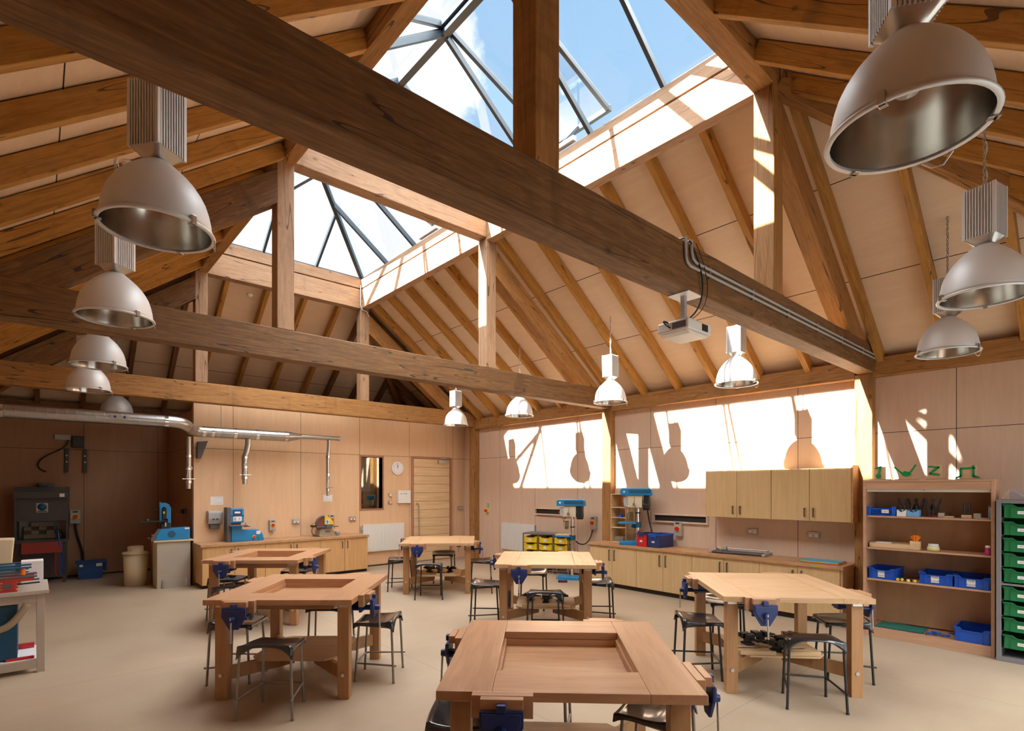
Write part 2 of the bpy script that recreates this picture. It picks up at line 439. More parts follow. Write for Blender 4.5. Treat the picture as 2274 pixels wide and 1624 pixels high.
# ceiling: four pitched plywood faces around the lantern
E_ = 3.0
def zc(out): return zb(out) + RV + .012
def ceil(name, mat, pts):
    mb = MB(); lo = [Vector(p) for p in pts]; hi = [p + Vector((0, 0, .06)) for p in lo]
    mb.add(lo+hi, [(0, 1, 2, 3), (7, 6, 5, 4), (0, 4, 5, 1), (1, 5, 6, 2), (2, 6, 7, 3), (3, 7, 4, 0)])
    return struct(mb.build(name, mat))
x0, x1, y0, y1 = RX0-E_, RX1+E_, RY0-E_, RY1+E_
ceil('ceiling_right', M['ceil_lr'], [(RX1, RY0, zc(0)), (RX1, RY1, zc(0)), (x1, y1, zc(E_)), (x1, y0, zc(E_))])
ceil('ceiling_left', M['ceil_lr'], [(RX0, RY1, zc(0)), (RX0, RY0, zc(0)), (x0, y0, zc(E_)), (x0, y1, zc(E_))])
ceil('ceiling_rear', M['ceil_ends'], [(RX1, RY1, zc(0)), (RX0, RY1, zc(0)), (x0, y1, zc(E_)), (x1, y1, zc(E_))])
ceil('ceiling_near', M['ceil_ends'], [(RX0, RY0, zc(0)), (RX1, RY0, zc(0)), (x1, y0, zc(E_)), (x0, y0, zc(E_))])

# ------------------------------------------------------------------ timber frame
def timb(name, mat, p0, p1, w, h, label, cat, group=None, bevel=.006):
    """A straight squared timber: local x along it, w wide, h deep; p0-p1 is its centre line."""
    p0, p1 = Vector(p0), Vector(p1); d = p1-p0; ln = d.length; d.normalize()
    side = Vector((0, 0, 1)).cross(d)
    if side.length < 1e-4: side = Vector((0, 1, 0))
    side.normalize(); up = d.cross(side)
    o = MB().box(0, ln, -w/2, w/2, -h/2, h/2).build(name, mat, bevel=bevel)
    mt = Matrix((d, side, up)).transposed().to_4x4(); mt.translation = p0
    o.matrix_world = mt
    return tag(o, label, cat, group)
def timb_poly(name, mat, poly, y0, y1, ang, label, cat, group=None, plane='y'):
    """A timber cut to a polygon in the XZ plane; local x runs along the slope ANG."""
    p0 = poly[0]; ca, sa = math.cos(-ang), math.sin(-ang)
    loc = [((x-p0[0])*ca-(z-p0[1])*sa, (x-p0[0])*sa+(z-p0[1])*ca) for x, z in poly]
    o = MB().prism(loc, 0, y1-y0, 'y').build(name, mat, bevel=.006)
    o.location = (p0[0], y0, p0[1]); o.rotation_euler = (0, -ang, 0)
    return tag(o, label, cat, group)

TZ0, TZ1 = 3.20, 3.54
TY = [2.14, 6.33, 10.47]     # near face of each truss (0.19 thick)
names = ['big near', 'middle', 'rear']
GP = 'roof truss timbers'
for k, y in enumerate(TY):
    yc = y+.095
    xr = 8.13
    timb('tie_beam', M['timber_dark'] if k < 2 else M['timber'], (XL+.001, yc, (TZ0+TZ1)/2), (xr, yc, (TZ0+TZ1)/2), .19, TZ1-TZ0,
         ['heavy dark timber tie beam crossing the foreground with grey pipes clipped to it', 'brown timber tie beam of the middle truss, hung lamps beside it', 'orange timber tie beam of the rear truss above the door wall'][k], 'beam', 'tie beams of the three trusses', .01)
    for j, x in enumerate((2.145, 5.145)):
        timb('queen_post', M['timber'] if k == 0 else M['pale_timber'], (x, yc, TZ1), (x, yc, ZR+.02), .19, .19,
             '%s upright timber post standing on the %s tie beam' % (['left', 'right'][j], names[k]), 'post', 'queen posts', .008)
    # principal rafters
    sgn = 1
    po = [(5.235, 5.34), (7.66, 3.535), (7.13, 3.535), (5.235, 4.95)]
    timb_poly('principal_rafter', M['timber'], po, y+.002, y+.188, -math.atan(SL), 'thick sloping principal rafter of the %s truss on the sunlit wall side' % names[k], 'rafter', 'principal rafters')
    pl = [(2.055, 5.34), (2.055, 4.95), (7.29-7.13, 3.535), (7.29-7.66, 3.535)]
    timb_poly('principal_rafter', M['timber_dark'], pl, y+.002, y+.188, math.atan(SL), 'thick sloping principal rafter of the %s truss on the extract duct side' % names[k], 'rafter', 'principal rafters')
# straining beam of the middle truss and ring
timb('straining_beam', M['pale_timber'], (2.24, TY[1]+.095, 5.635), (5.06, TY[1]+.095, 5.635), .19, .33, 'pale cross beam spanning the rooflight between the middle posts', 'beam', GP)
rz = (ZR+5.82)/2; rh = 5.82-ZR
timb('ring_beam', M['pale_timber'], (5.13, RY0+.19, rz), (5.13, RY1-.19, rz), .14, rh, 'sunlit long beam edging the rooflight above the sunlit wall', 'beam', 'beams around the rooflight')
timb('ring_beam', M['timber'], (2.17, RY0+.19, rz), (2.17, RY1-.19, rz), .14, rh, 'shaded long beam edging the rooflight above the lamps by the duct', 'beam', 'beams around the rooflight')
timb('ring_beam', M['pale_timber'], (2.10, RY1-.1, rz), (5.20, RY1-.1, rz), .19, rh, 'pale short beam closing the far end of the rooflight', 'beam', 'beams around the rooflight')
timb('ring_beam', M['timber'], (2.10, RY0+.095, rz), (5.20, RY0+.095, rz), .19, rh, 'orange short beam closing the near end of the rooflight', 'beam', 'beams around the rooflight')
# boarded upstand above the ring
ux0, ux1, uy0, uy1, uz0, uz1 = 2.20, 5.10, 2.26, 10.54, 5.822, 6.04
for nm, p0, p1, t, lab in (('right', (5.092, uy0, 0), (5.092, uy1, 0), .06, 'sunlit board upstand on top of the long beam above the sunlit wall'),
                      ('left', (2.208, uy0, 0), (2.208, uy1, 0), .06, 'shaded board upstand on top of the long beam by the duct side'),
                      ('rear', (2.24, uy1-.033, 0), (5.06, uy1-.033, 0), .06, 'board upstand on the far short beam under the glass'),
                      ('near', (2.24, uy0+.038, 0), (5.06, uy0+.038, 0), .06, 'board upstand on the near short beam under the glass')):
    timb('upstand_board', M['pale_timber'], (p0[0], p0[1], 5.942), (p1[0], p1[1], 5.942), t, .196, lab, 'board', 'boards under the rooflight glass', .003)
for b_ in ((5.085, 5.115, uy0, uy1), (2.185, 2.215, uy0, uy1), (2.24, 5.06, uy1-.03, uy1-.01), (2.24, 5.06, uy0+.01, uy0+.03)):
    struct(MB().box(*b_, 5.8205, 5.8435).build('trim_2', M['timber_dark']))  # dark filler strips, the groove's shade put into their colour
# added strip outside the upstand, unseen from inside, cutting off the lowest sun rays
struct(MB().box(1.93, 2.0, RY0-.1, RY1+.1, 5.60, 6.56).build('trim_1', M['bar']))
# wall posts and wall plates (eaves beams)
for k, (ya, yb) in enumerate(((2.17, 2.37), (6.35, 6.55), (10.46, 10.66))):
    timb('wall_post', M['timber'], (8.07, (ya+yb)/2, 0), (8.07, (ya+yb)/2, TZ0), .20, .14 if k < 2 else .2,
         ['sunlit wall post beside the wall cupboards carrying the heavy near beam', 'wall post behind the bench drill carrying the middle beam', 'corner wall post near the panelled door carrying the rear beam'][k], 'post', 'wall posts', .008)
for k, (ya, yb) in enumerate(((YN, 2.17), (2.37, 6.35), (6.55, 10.46))):
    timb('wall_plate', M['timber'], (8.065, ya, 3.27), (8.065, yb, 3.27), .13, .24,
         'eaves beam along the sunlit wall %s' % ['above the green trays', 'above the cupboards', 'above the radiator and pillar drill'][k], 'beam', 'eaves beams', .008)
timb('wall_plate', M['timber_dark'], (XL, YF-.065, 3.27), (XR, YF-.065, 3.27), .13, .24, 'dark eaves beam across the rear wall of the unlit niche', 'beam', 'eaves beams', .008)
timb('wall_plate', M['timber_dark'], (XL+.065, 2.4, 3.27), (XL+.065, YF-.14, 3.27), .13, .24, 'eaves beam on the wall opposite the sunlit wall', 'beam', 'eaves beams', .008)
timb('wall_plate', M['timber_dark'], (XL, YN+.065, 3.27), (8.0, YN+.065, 3.27), .13, .24, 'eaves beam across the near end of the hall', 'beam', 'eaves beams', .008)

# common and jack rafters
ordn = ['first', 'second', 'third', 'fourth', 'fifth', 'sixth', 'seventh', 'eighth', 'ninth', 'tenth', 'eleventh', 'twelfth', 'thirteenth']
AX = math.atan(SL); CA = math.cos(AX)
def rafter(side, lat, o0, label, group, o1=2.86, mat=None, w=.075):
    """A rafter running down the slope SIDE at lateral position LAT from o0 to o1 metres outside the ring."""
    h = RV*CA
    def P(o):
        z = zb(o) + RV/2
        return {'R': (RX1+o, lat, z), 'L': (RX0-o, lat, z), 'F': (lat, RY1+o, z), 'N': (lat, RY0-o, z)}[side]
    o = timb('roof_rafter', mat or M['rafter'], P(o0), P(o1), w, h, label, 'rafter', group, .004)
    return o
for k in range(12):
    y = 2.27 + .667*(k+1)
    rafter('R', y, 0.0, '%s slim rafter beyond the near truss on the sunlit wall slope' % ordn[k], 'rafters on the sunlit wall slope')
    rafter('L', y, 0.0, '%s slim rafter beyond the near truss on the duct side slope' % ordn[k], 'rafters on the duct side slope')
for k in range(4):
    x = 2.60+.70*k
    rafter('F', x, 0.0, '%s rafter from the duct side on the far end slope' % ordn[k], 'rafters on the far end slope')
    rafter('N', x, 0.0, '%s rafter from the duct side on the near end slope' % ordn[k], 'rafters on the near end slope')
for k, t in enumerate((.05, .72, 1.39, 2.06)):
    ex = 'longest|second longest|third longest|shortest'.split('|')[k]
    rafter('R', RY0-t+.0, t, '%s short rafter beside the near hip above the green trays' % ex, 'jack rafters')
    rafter('L', RY0-t, t, '%s short rafter above the camera side corner of the duct slope' % ex, 'jack rafters')
    rafter('N', RX1+t, t, '%s short rafter on the near end slope by the big lamp' % ex, 'jack rafters')
    rafter('N', RX0-t, t, '%s short rafter on the near end slope by the duct side corner' % ex, 'jack rafters')
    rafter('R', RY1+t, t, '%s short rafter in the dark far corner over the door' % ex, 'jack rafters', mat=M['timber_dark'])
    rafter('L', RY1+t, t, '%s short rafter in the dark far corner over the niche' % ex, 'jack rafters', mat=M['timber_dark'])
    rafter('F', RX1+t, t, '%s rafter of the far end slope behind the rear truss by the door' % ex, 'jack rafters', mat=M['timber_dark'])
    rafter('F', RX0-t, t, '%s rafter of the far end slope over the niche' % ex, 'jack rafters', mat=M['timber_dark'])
for (cx, cy, sx_, sy_, lab) in ((RX1, RY0, 1, -1, 'thick hip rafter running over the green trays corner'), (RX1, RY1, 1, 1, 'thick hip rafter in the dark corner above the door'),
                       (RX0, RY1, -1, 1, 'thick hip rafter above the unlit niche'), (RX0, RY0, -1, -1, 'thick hip rafter over the camera side corner')):
    timb('hip_rafter', M['timber'], (cx-.02*sx_, cy-.02*sy_, zb(0)+.06), (cx+2.9*sx_, cy+2.9*sy_, zb(2.9)+.06), .1, .22, lab, 'rafter', 'hip rafters')

# ------------------------------------------------------------------ roof lantern
lan = thing('roof_lantern', 'pitched glass rooflight with dark grey glazing bars', 'rooflight', (3.65, 6.4, 6.04))
def lp(x, y, z): return (x-3.65, y-6.4, z-6.04)
gx0, gx1, gy0, gy1, gz = 2.17, 5.13, 2.25, 10.55, 6.045
RZ = 7.13; rx = 3.65; ry0 = gy0+1.45; ry1 = gy1-1.45
def bar(name, p, q, w=.05, h=.075, par=lan):
    p, q = Vector(lp(*p)), Vector(lp(*q)); d = (q-p); ln = d.length; d.normalize()
    sd = Vector((0, 0, 1)).cross(d).normalized(); up = d.cross(sd)
    mt = Matrix((d, sd, up)).transposed().to_4x4(); mt.translation = p
    o = MB().box(0, ln, -w/2, w/2, -h/2, h/2).box(0, ln, -w*.28, w*.28, h/2, h/2+.02).build(name, M['bar'], par, bevel=.003)
    o.matrix_local = mt
    return o
bar('ridge_bar', (rx, ry0, RZ), (rx, ry1, RZ), .09, .10)
for cx, cy, ry in ((gx1, gy0, ry0), (gx0, gy0, ry0), (gx1, gy1, ry1), (gx0, gy1, ry1)):
    bar('hip_bar', (cx, cy, gz), (rx, ry, RZ), .07, .09)
ys = [gy0 + (gy1-gy0)/8*k for k in range(9)]
ys = [2.30+1.025*k for k in range(9)]
def rzat(y, side):   # top end of a bar that starts on a long side at y
    t = min(y-gy0, gy1-y, 1.45)
    return t
for y in ys[1:-1]:
    t = rzat(y, 1); f = t/1.45
    for sx_, ex in ((1, gx1), (-1, gx0)):
        bar('glazing_bar', (ex, y, gz), (ex-sx_*1.48*f, y, gz+(RZ-gz)*f), .045, .07)
for k in (1, 2):
    x = gx0 + (gx1-gx0)/3*k; f = min(x-gx0, gx1-x)/1.48
    bar('glazing_bar', (x, gy1, gz), (x, gy1-1.45*f, gz+(RZ-gz)*f), .045, .07)
    bar('glazing_bar', (x, gy0, gz), (x, gy0+1.45*f, gz+(RZ-gz)*f), .045, .07)
for p, q in (((gx0, gy0, gz), (gx1, gy0, gz)), ((gx0, gy1, gz), (gx1, gy1, gz)), ((gx0, gy0, gz), (gx0, gy1, gz)), ((gx1, gy0, gz), (gx1, gy1, gz))):
    bar('eaves_bar', p, q, .06, .04)
def pane(pts, par=lan):
    mb = MB(); n = len(pts); lo = [Vector(lp(*p)) for p in pts]; hi = [p+Vector((0, 0, .008)) for p in lo]
    mb.add(lo+hi, [tuple(range(n))[::-1], tuple(range(n, 2*n))] + [(i, (i+1) % n, n+(i+1) % n, n+i) for i in range(n)])
    return mb.build('glass_pane', M['glass'], par)
OPEN = {('R', 2), ('R', 5), ('L', 2), ('L', 5)}
dz = .05
for i in range(8):
    a, c = ys[i], ys[i+1]
    if i == 0: a = gy0
    if i == 7: c = gy1
    for sd, ex, sx_ in (('R', gx1, 1), ('L', gx0, -1)):
        if (sd, i) in OPEN: continue
        ta, tc_ = rzat(a, 1)/1.45, rzat(c, 1)/1.45
        pts = [(ex, a, gz+dz), (ex, c, gz+dz)]
        if tc_ > 0: pts.append((ex-sx_*1.48*tc_, c, gz+dz+(RZ-gz)*tc_))
        if a < ry0 < c: pts.append((rx, ry0, RZ+dz))
        if a < ry1 < c: pts.append((rx, ry1, RZ+dz))
        if ta > 0: pts.append((ex-sx_*1.48*ta, a, gz+dz+(RZ-gz)*ta))
        pane(pts)
pane([(gx0, gy1, gz+dz), (gx1, gy1, gz+dz), (rx, ry1, RZ+dz)]); pane([(gx0, gy0, gz+dz), (gx1, gy0, gz+dz), (rx, ry0, RZ+dz)])
for sd, i in sorted(OPEN):
    a, c = ys[i]+.03, ys[i+1]-.03; sx_ = 1 if sd == 'R' else -1
    ex, ez = rx+sx_*1.83, 6.55; hx, hz = rx+sx_*.05, RZ+.05
    o = MB()
    v = bpy.data.objects.new('opening_vent', None); C.objects.link(v); v.parent = lan
    def ob(name, p, q, w, h): return bar(name, p, q, w, h, v)
    ob('sash', (hx, a, hz), (ex, a, ez), .05, .06); ob('sash', (hx, c, hz), (ex, c, ez), .05, .06)
    ob('sash', (ex, a-.03, ez), (ex, c+.03, ez), .05, .06); ob('sash', (hx, a, hz), (hx, c, hz), .05, .06)
    pane([(hx, a, hz), (ex, a, ez), (ex, c, ez), (hx, c, hz)], v)
    ob('opener_arm', (rx+sx_*1.42, (a+c)/2, 6.1), (ex-.02*sx_, (a+c)/2, ez), .015, .02)
    g = MB().box(-.03, .03, -.28, .28, -.03, .03).build('actuator', M['alu'], lan, bevel=.005); g.location = lp(rx+sx_*1.42, (a+c)/2, 6.11)
# ------------------------------------------------------------------ pendant lamps (axis-aligned finned gear box, spun dome)
ZRIM = 3.08
def make_lamp(label):
    t = thing('pendant_lamp', label, 'lamp', (0, 0, ZRIM), 0, 'high bay pendant lamps')
    prof = [(.25, 0), (.2475, .03), (.243, .07), (.234, .115), (.22, .16), (.20, .20), (.172, .242), (.14, .278), (.105, .31), (.075, .335), (.055, .352)]
    inner = [(r-.006, z+.001) for r, z in prof[:-1]] 
    t_sh = MB().lathe(prof, 48).lathe([(.055, .352), (.0, .352)], 48).build('shade', M['alu_shade'], t, solid=.002)
    MB().lathe([(.2465, .004), (.243, .03), (.238, .07), (.229, .115), (.214, .16), (.194, .20), (.165, .242), (.13, .278), (.09, .31), (.0, .322)], 48).build('reflector', M['reflector'], t)
    rg = MB().lathe([(.246, -.006), (.262, -.008), (.266, 0), (.262, .008), (.25, .01), (.246, .006), (.246, -.006)], 48).build('rim', M['alu'], t)
    MB().lathe([(.0, .235), (.035, .235), (.042, .20), (.036, .14), (.0, .12)], 16).build('bulb', plain_bulb, t)
    for k in range(3):
        a = R(20+120*k); m = T(.262*math.cos(a), .262*math.sin(a), 0, rz=a)
        MB().box(-.012, .008, -.013, .013, -.014, .03, m).box(-.03, .0, -.013, .013, -.014, -.008, m).build('clip', M['steel'], t, bevel=.002)
    ch = MB(); 
    ch.tube([(.262*math.cos(R(-35)), .262*math.sin(R(-35)), -.01), (.262*math.cos(R(-42)), .262*math.sin(R(-42)), -.04), (.262*math.cos(R(-50)), .262*math.sin(R(-50)), -.045), (.262*math.cos(R(-57)), .262*math.sin(R(-57)), -.01)], .0035, 6)
    ch.build('safety_chain', M['steel'], t)
    # neck (square to round funnel) and finned housing
    a = .088; b_ = .052
    nk = MB(); sq = []
    n = 32
    def ringpt(f, i):
        t_ = 2*PI*i/n; c, s_ = math.cos(t_), math.sin(t_)
        k = 1/max(abs(c), abs(s_))
        return ((b_*(1-f)+(a*k)*f)*c, (b_*(1-f)+(a*k)*f)*s_, .348+.052*f)
    nk.grid(lambda u, v: ringpt(v, u*n), n, 4)
    nk.build('neck', M['steel'], t)
    hs = MB(); z0, z1 = .395, .735; w = .092
    hs.box(-w+.012, w-.012, -w+.012, w-.012, z0, z1)
    for sx_ in (-1, 1):
        for sy in (-1, 1): hs.box(min(sx_*w, sx_*(w-.018)), max(sx_*w, sx_*(w-.018)), min(sy*w, sy*(w-.018)), max(sy*w, sy*(w-.018)), z0, z1)
    nf = 9
    for k in range(nf):
        p = -w+.018 + (2*w-.036)*(k+.5)/nf
        for s_ in (-1, 1):
            y0_, y1_ = sorted((s_*(w-.002), s_*(w-.014)))
            hs.box(p-.0032, p+.0032, y0_, y1_, z0+.002, z1-.002)
            hs.box(y0_, y1_, p-.0032, p+.0032, z0+.002, z1-.002)
    hs.build('housing', M['alu'], t)
    return t
plain_bulb = plain('frosted_bulb', (.75, .74, .70, 1), .3)
def lamp_finish(t, x, y):
    """hanging chain, cable and the ceiling hook, cut to the height of the ceiling above"""
    out = max(RX0-x, x-RX1, RY0-y, y-RY1)
    zt = zc(out)-.01 if out > 0 else 6.0
    zt -= ZRIM
    ch = MB(); z = .735; k = 0
    ch.tube([(-.03, 0, .735), (-.02, 0, .765), (0, 0, .78)], .004, 6).tube([(.03, 0, .735), (.02, 0, .765), (0, 0, .78)], .004, 6)
    z = .775
    while z < zt-.02:
        pts = [(.009*math.cos(q), 0, z+.014+.018*math.sin(q)) for q in [2*PI*i/8 for i in range(9)]]
        if k % 2: pts = [(0, p[0], p[2]) for p in pts]
        ch.tube(pts, .0028, 4); z += .026; k += 1
    ch.build('hanging_chain', M['steel'], t)
    MB().tube([(.012+.006*math.sin(i*.9), .008*math.cos(i*.9), .74+(zt-.03-.74)*i/24) for i in range(25)], .0045, 6).build('supply_cable', M['white'], t)
    MB().lathe([(0, 0), (.03, 0), (.045, .012), (.05, .03), (0, .03)], 16, T(.16, .05, zt-.03-.0)).tube([(.02, .01, zt-.05), (.06, .03, zt-.11), (.12, .04, zt-.1), (.16, .05, zt-.03)], .004, 6).build('ceiling_rose', M['white'], t)
lampspec = [(6.8, 3.36, 'hanging lamp over the cupboards nearest the heavy beam, dome sunlit'), (6.8, 5.40, 'hanging lamp in front of the wall post by the bench drill, dome sunlit'),
            (6.8, 7.53, 'hanging lamp over the radiator with its gear box behind the middle beam'), (6.8, 9.57, 'small far hanging lamp near the door corner, dome under middle beam'),
            (6.8, 1.20, 'grey hanging lamp over the green figures, lower of the two at the picture edge'), (4.88, .66, 'hanging lamp with finned box cut by the right picture edge'),
            (2.40, .54, 'very large hanging lamp, closest to the camera, seen from below'),
            (.48, 3.33, 'large grey hanging lamp under the near end of the heavy beam'), (.48, 5.28, 'second lamp of the duct side row, finned box below the large dome'),
            (.53, 7.46, 'third lamp of the duct side row, just under the middle beam'), (.56, 9.45, 'fourth lamp of the duct side row overlapping the rear beam'),
            (1.13, 12.2, 'dim lamp in the niche partly hidden behind the silver duct')]
lamp0 = make_lamp(lampspec[0][2])
LK = list(lamp0.children)
lamps = [lamp0]
for x, y, lb in lampspec[1:]:
    r = lamp0.copy(); C.objects.link(r); r['label'] = lb
    for c_ in LK:
        q = c_.copy(); C.objects.link(q); q.parent = r
    lamps.append(r)
for t, (x, y, lb) in zip(lamps, lampspec):
    t.rotation_euler.z = R({(2.40, .54): 37, (4.88, .66): -13, (6.8, 1.20): -10}.get((x, y), 37 if x < 1 else 4))
    t.location = (x, y, ZRIM - (.03 if y < 1 else 0)); lamp_finish(t, x, y)
# ------------------------------------------------------------------ workbenches
BW, BD, BH = 1.20, 1.30, .84
def vise_mesh():
    # local: bench edge at y=0, outside is -y; z=0 at the bench surface; x=0 centre
    v = MB()
    v.prism([(-.095, -.045), (.095, -.045), (.095, -.115), (.035, -.215), (-.035, -.215), (-.095, -.115)], -.105, -.088)      # front plate
    v.prism([(-.085, -.055), (.085, -.055), (.085, -.10), (.03, -.19), (-.03, -.19), (-.085, -.10)], -.112, -.105)
    for s_ in (-1, 1): v.rod((s_*.06, -.11, -.13), (s_*.06, .16, -.13), .010)
    v.rod((0, -.12, -.13), (0, .16, -.13), .016)
    v.box(-.075, .06, -.012, .012, -.16, -.05); v.box(-.04, .04, .012, .16, -.15, -.05)
    v.box(-.02, .02, -.118, -.086, -.05, -.015)
    v.rod((0, -.112, -.13), (0, -.15, -.13), .026, .02)
    return v
def make_bench(label, mat, legmat, well):
    t = thing('workbench', label, 'workbench', (0, 0, 0), 0, 'four-person woodwork benches')
    hx, hy = BW/2, BD/2; wx, wy = .35, .36; th = .045
    cross = M['beech_y'] if well else M['oakish_y']
    for q in (-1, 1): MB().box(*sorted((q*wx, q*hx)), -hy, hy, BH-th, BH).build('end_board', cross, t, bevel=.003)
    for q in (-1, 1): MB().box(-wx+.0008, wx-.0008, *sorted((q*wy, q*hy)), BH-th, BH-.0003).build('benchtop', mat, t, bevel=.003)
    wl_ = MB()
    if well:
        wl_.box(-wx-.01, -wx+.012, -wy, wy, BH-.14, BH-th-.001); wl_.box(wx-.012, wx+.01, -wy, wy, BH-.14, BH-th-.001)
        wl_.box(-wx+.012, wx-.012, -wy-.01, -wy+.012, BH-.14, BH-th-.001); wl_.box(-wx+.012, wx-.012, wy-.012, wy+.01, BH-.14, BH-th-.001)
        wl_.box(-wx+.012, wx-.012, -wy+.012, wy-.012, BH-.10, BH-.085)
        wl_.build('tool_well', mat, t, bevel=.0015)
    else:
        wl_.box(-wx+.003, wx-.003, -wy+.003, wy-.003, BH-.03, BH-.0015)
        wl_.build('well_cover', mat, t, bevel=.0015)
    lw, ld = .095, .085
    for sx_ in (-1, 1):
        for sy in (-1, 1):
            cx, cy = sx_*(hx-.05-lw/2), sy*(hy-.09-ld/2)
            lg = MB().box(cx-lw/2, cx+lw/2, cy-ld/2, cy+ld/2, 0, BH-th-.001).build('leg', legmat, t, bevel=.004)
            bk = MB(); bk.box(cx-lw/2+.01, cx+lw/2-.01, cy+sy*(ld/2+.002)-.002, cy+sy*(ld/2+.002)+.002, BH-th-.035, BH-th-.003)
            bk.build('bracket', M['steel'], lg)
            MB().rod((cx, cy+sy*(ld/2), .20), (cx, cy+sy*(ld/2+.008), .20), .016).build('bolt', M['steel'], lg)
            # diagonal stretcher towards the centre
            p0 = Vector((cx-sx_*.02, cy-sy*.02, .20)); p1 = Vector((sx_*.10, sy*.06, .20))
            d = p1-p0; a = math.atan2(d.y, d.x)
            MB().box(0, d.length, -.018, .018, -.055, .055, T(p0.x, p0.y, .20, rz=a)).build('stretcher', legmat, t, bevel=.002)
    MB().prism([(-.29, -.37), (.29, -.37), (.37, -.27), (.37, .27), (.29, .37), (-.29, .37), (-.37, .27), (-.37, -.27)], .256, .272, 'z').build('lower_shelf', M['pine'] if not well else M['oakish'], t, bevel=.002)
    global VM
    for k in range(4):
        edge = hy if k % 2 == 0 else hx
        a = k*PI/2
        # outward direction -y rotated by a ; x offset -0.31
        off = -.30 if k % 2 == 0 else -.33
        m = Matrix.Rotation(a, 4, 'Z') @ Matrix.Translation((off, -edge, BH))
        if VM is None:
            v = vise_mesh().build('vise', M['blueiron'], t, bevel=.004)
            j = MB(); j.box(-.135, .135, -.045, -.0015, -.10, .001); j.build('fixed_jaw', M['beech'], v, bevel=.002)
            j = MB(); j.box(-.093, .093, -.088, -.05, -.045, .0); j.build('moving_jaw', M['beech'], v, bevel=.002)
            h = MB(); h.rod((0, -.142, -.128), (.004, -.148, -.30), .0065); h.rod((.004, -.148, -.30), (.004, -.148, -.308), .010); h.rod((0, -.142, -.132), (0, -.142, -.11), .010)
            h.build('tommy_bar', M['steel'], v)
            VM = (v, list(v.children))
        else:
            v = VM[0].copy(); C.objects.link(v); v.parent = t
            for c_ in VM[1]:
                q = c_.copy(); C.objects.link(q); q.parent = v
                if c_.name.startswith('fixed') or c_.name.startswith('moving'):
                    pass
        v.matrix_local = m
    return t
VM = None
def tree(t):
    return [(c, list(c.children)) for c in t.children]
def copytree(t, tr, loc, rz, label, group=None):
    r = t.copy(); C.objects.link(r); r.location = loc; r.rotation_euler = (0, 0, rz); r['label'] = label
    if group: r['group'] = group
    for c_, subs in tr:
        q = c_.copy(); C.objects.link(q); q.parent = r
        for s_ in subs:
            w_ = s_.copy(); C.objects.link(w_); w_.parent = q
    return r
B1 = (2.23, 2.10, -44); B2 = (1.896, 5.03, -41); B3 = (2.43, 7.73, -40.5)
B4 = (4.96, 4.985, -45.5); B5 = (5.19, 2.247, -46.5); B6 = (5.286, 7.92, -38)
bA = make_bench('beech workbench closest to the camera with an open tool well', M['beech'], M['beech_leg'], True)
tA = tree(bA); bA.location = (B1[0], B1[1], 0); bA.rotation_euler = (0, 0, R(B1[2]))
copytree(bA, tA, (B2[0], B2[1], 0), R(B2[2]), 'beech workbench with open well standing between the closest bench and the sander cupboards')
copytree(bA, tA, (B3[0], B3[1], 0), R(B3[2]), 'beech workbench with open well right in front of the sander cupboards')
bB = make_bench('pale covered workbench standing in front of the wall cupboards', M['oakish'], M['beech_leg'], False)
tB = tree(bB); bB.location = (B5[0], B5[1], 0); bB.rotation_euler = (0, 0, R(B5[2]))
copytree(bB, tB, (B4[0], B4[1], 0), R(B4[2]), 'pale covered workbench in front of the yellow tray rack')
copytree(bB, tB, (B6[0], B6[1], 0), R(B6[2]), 'pale covered workbench in front of the panelled door')

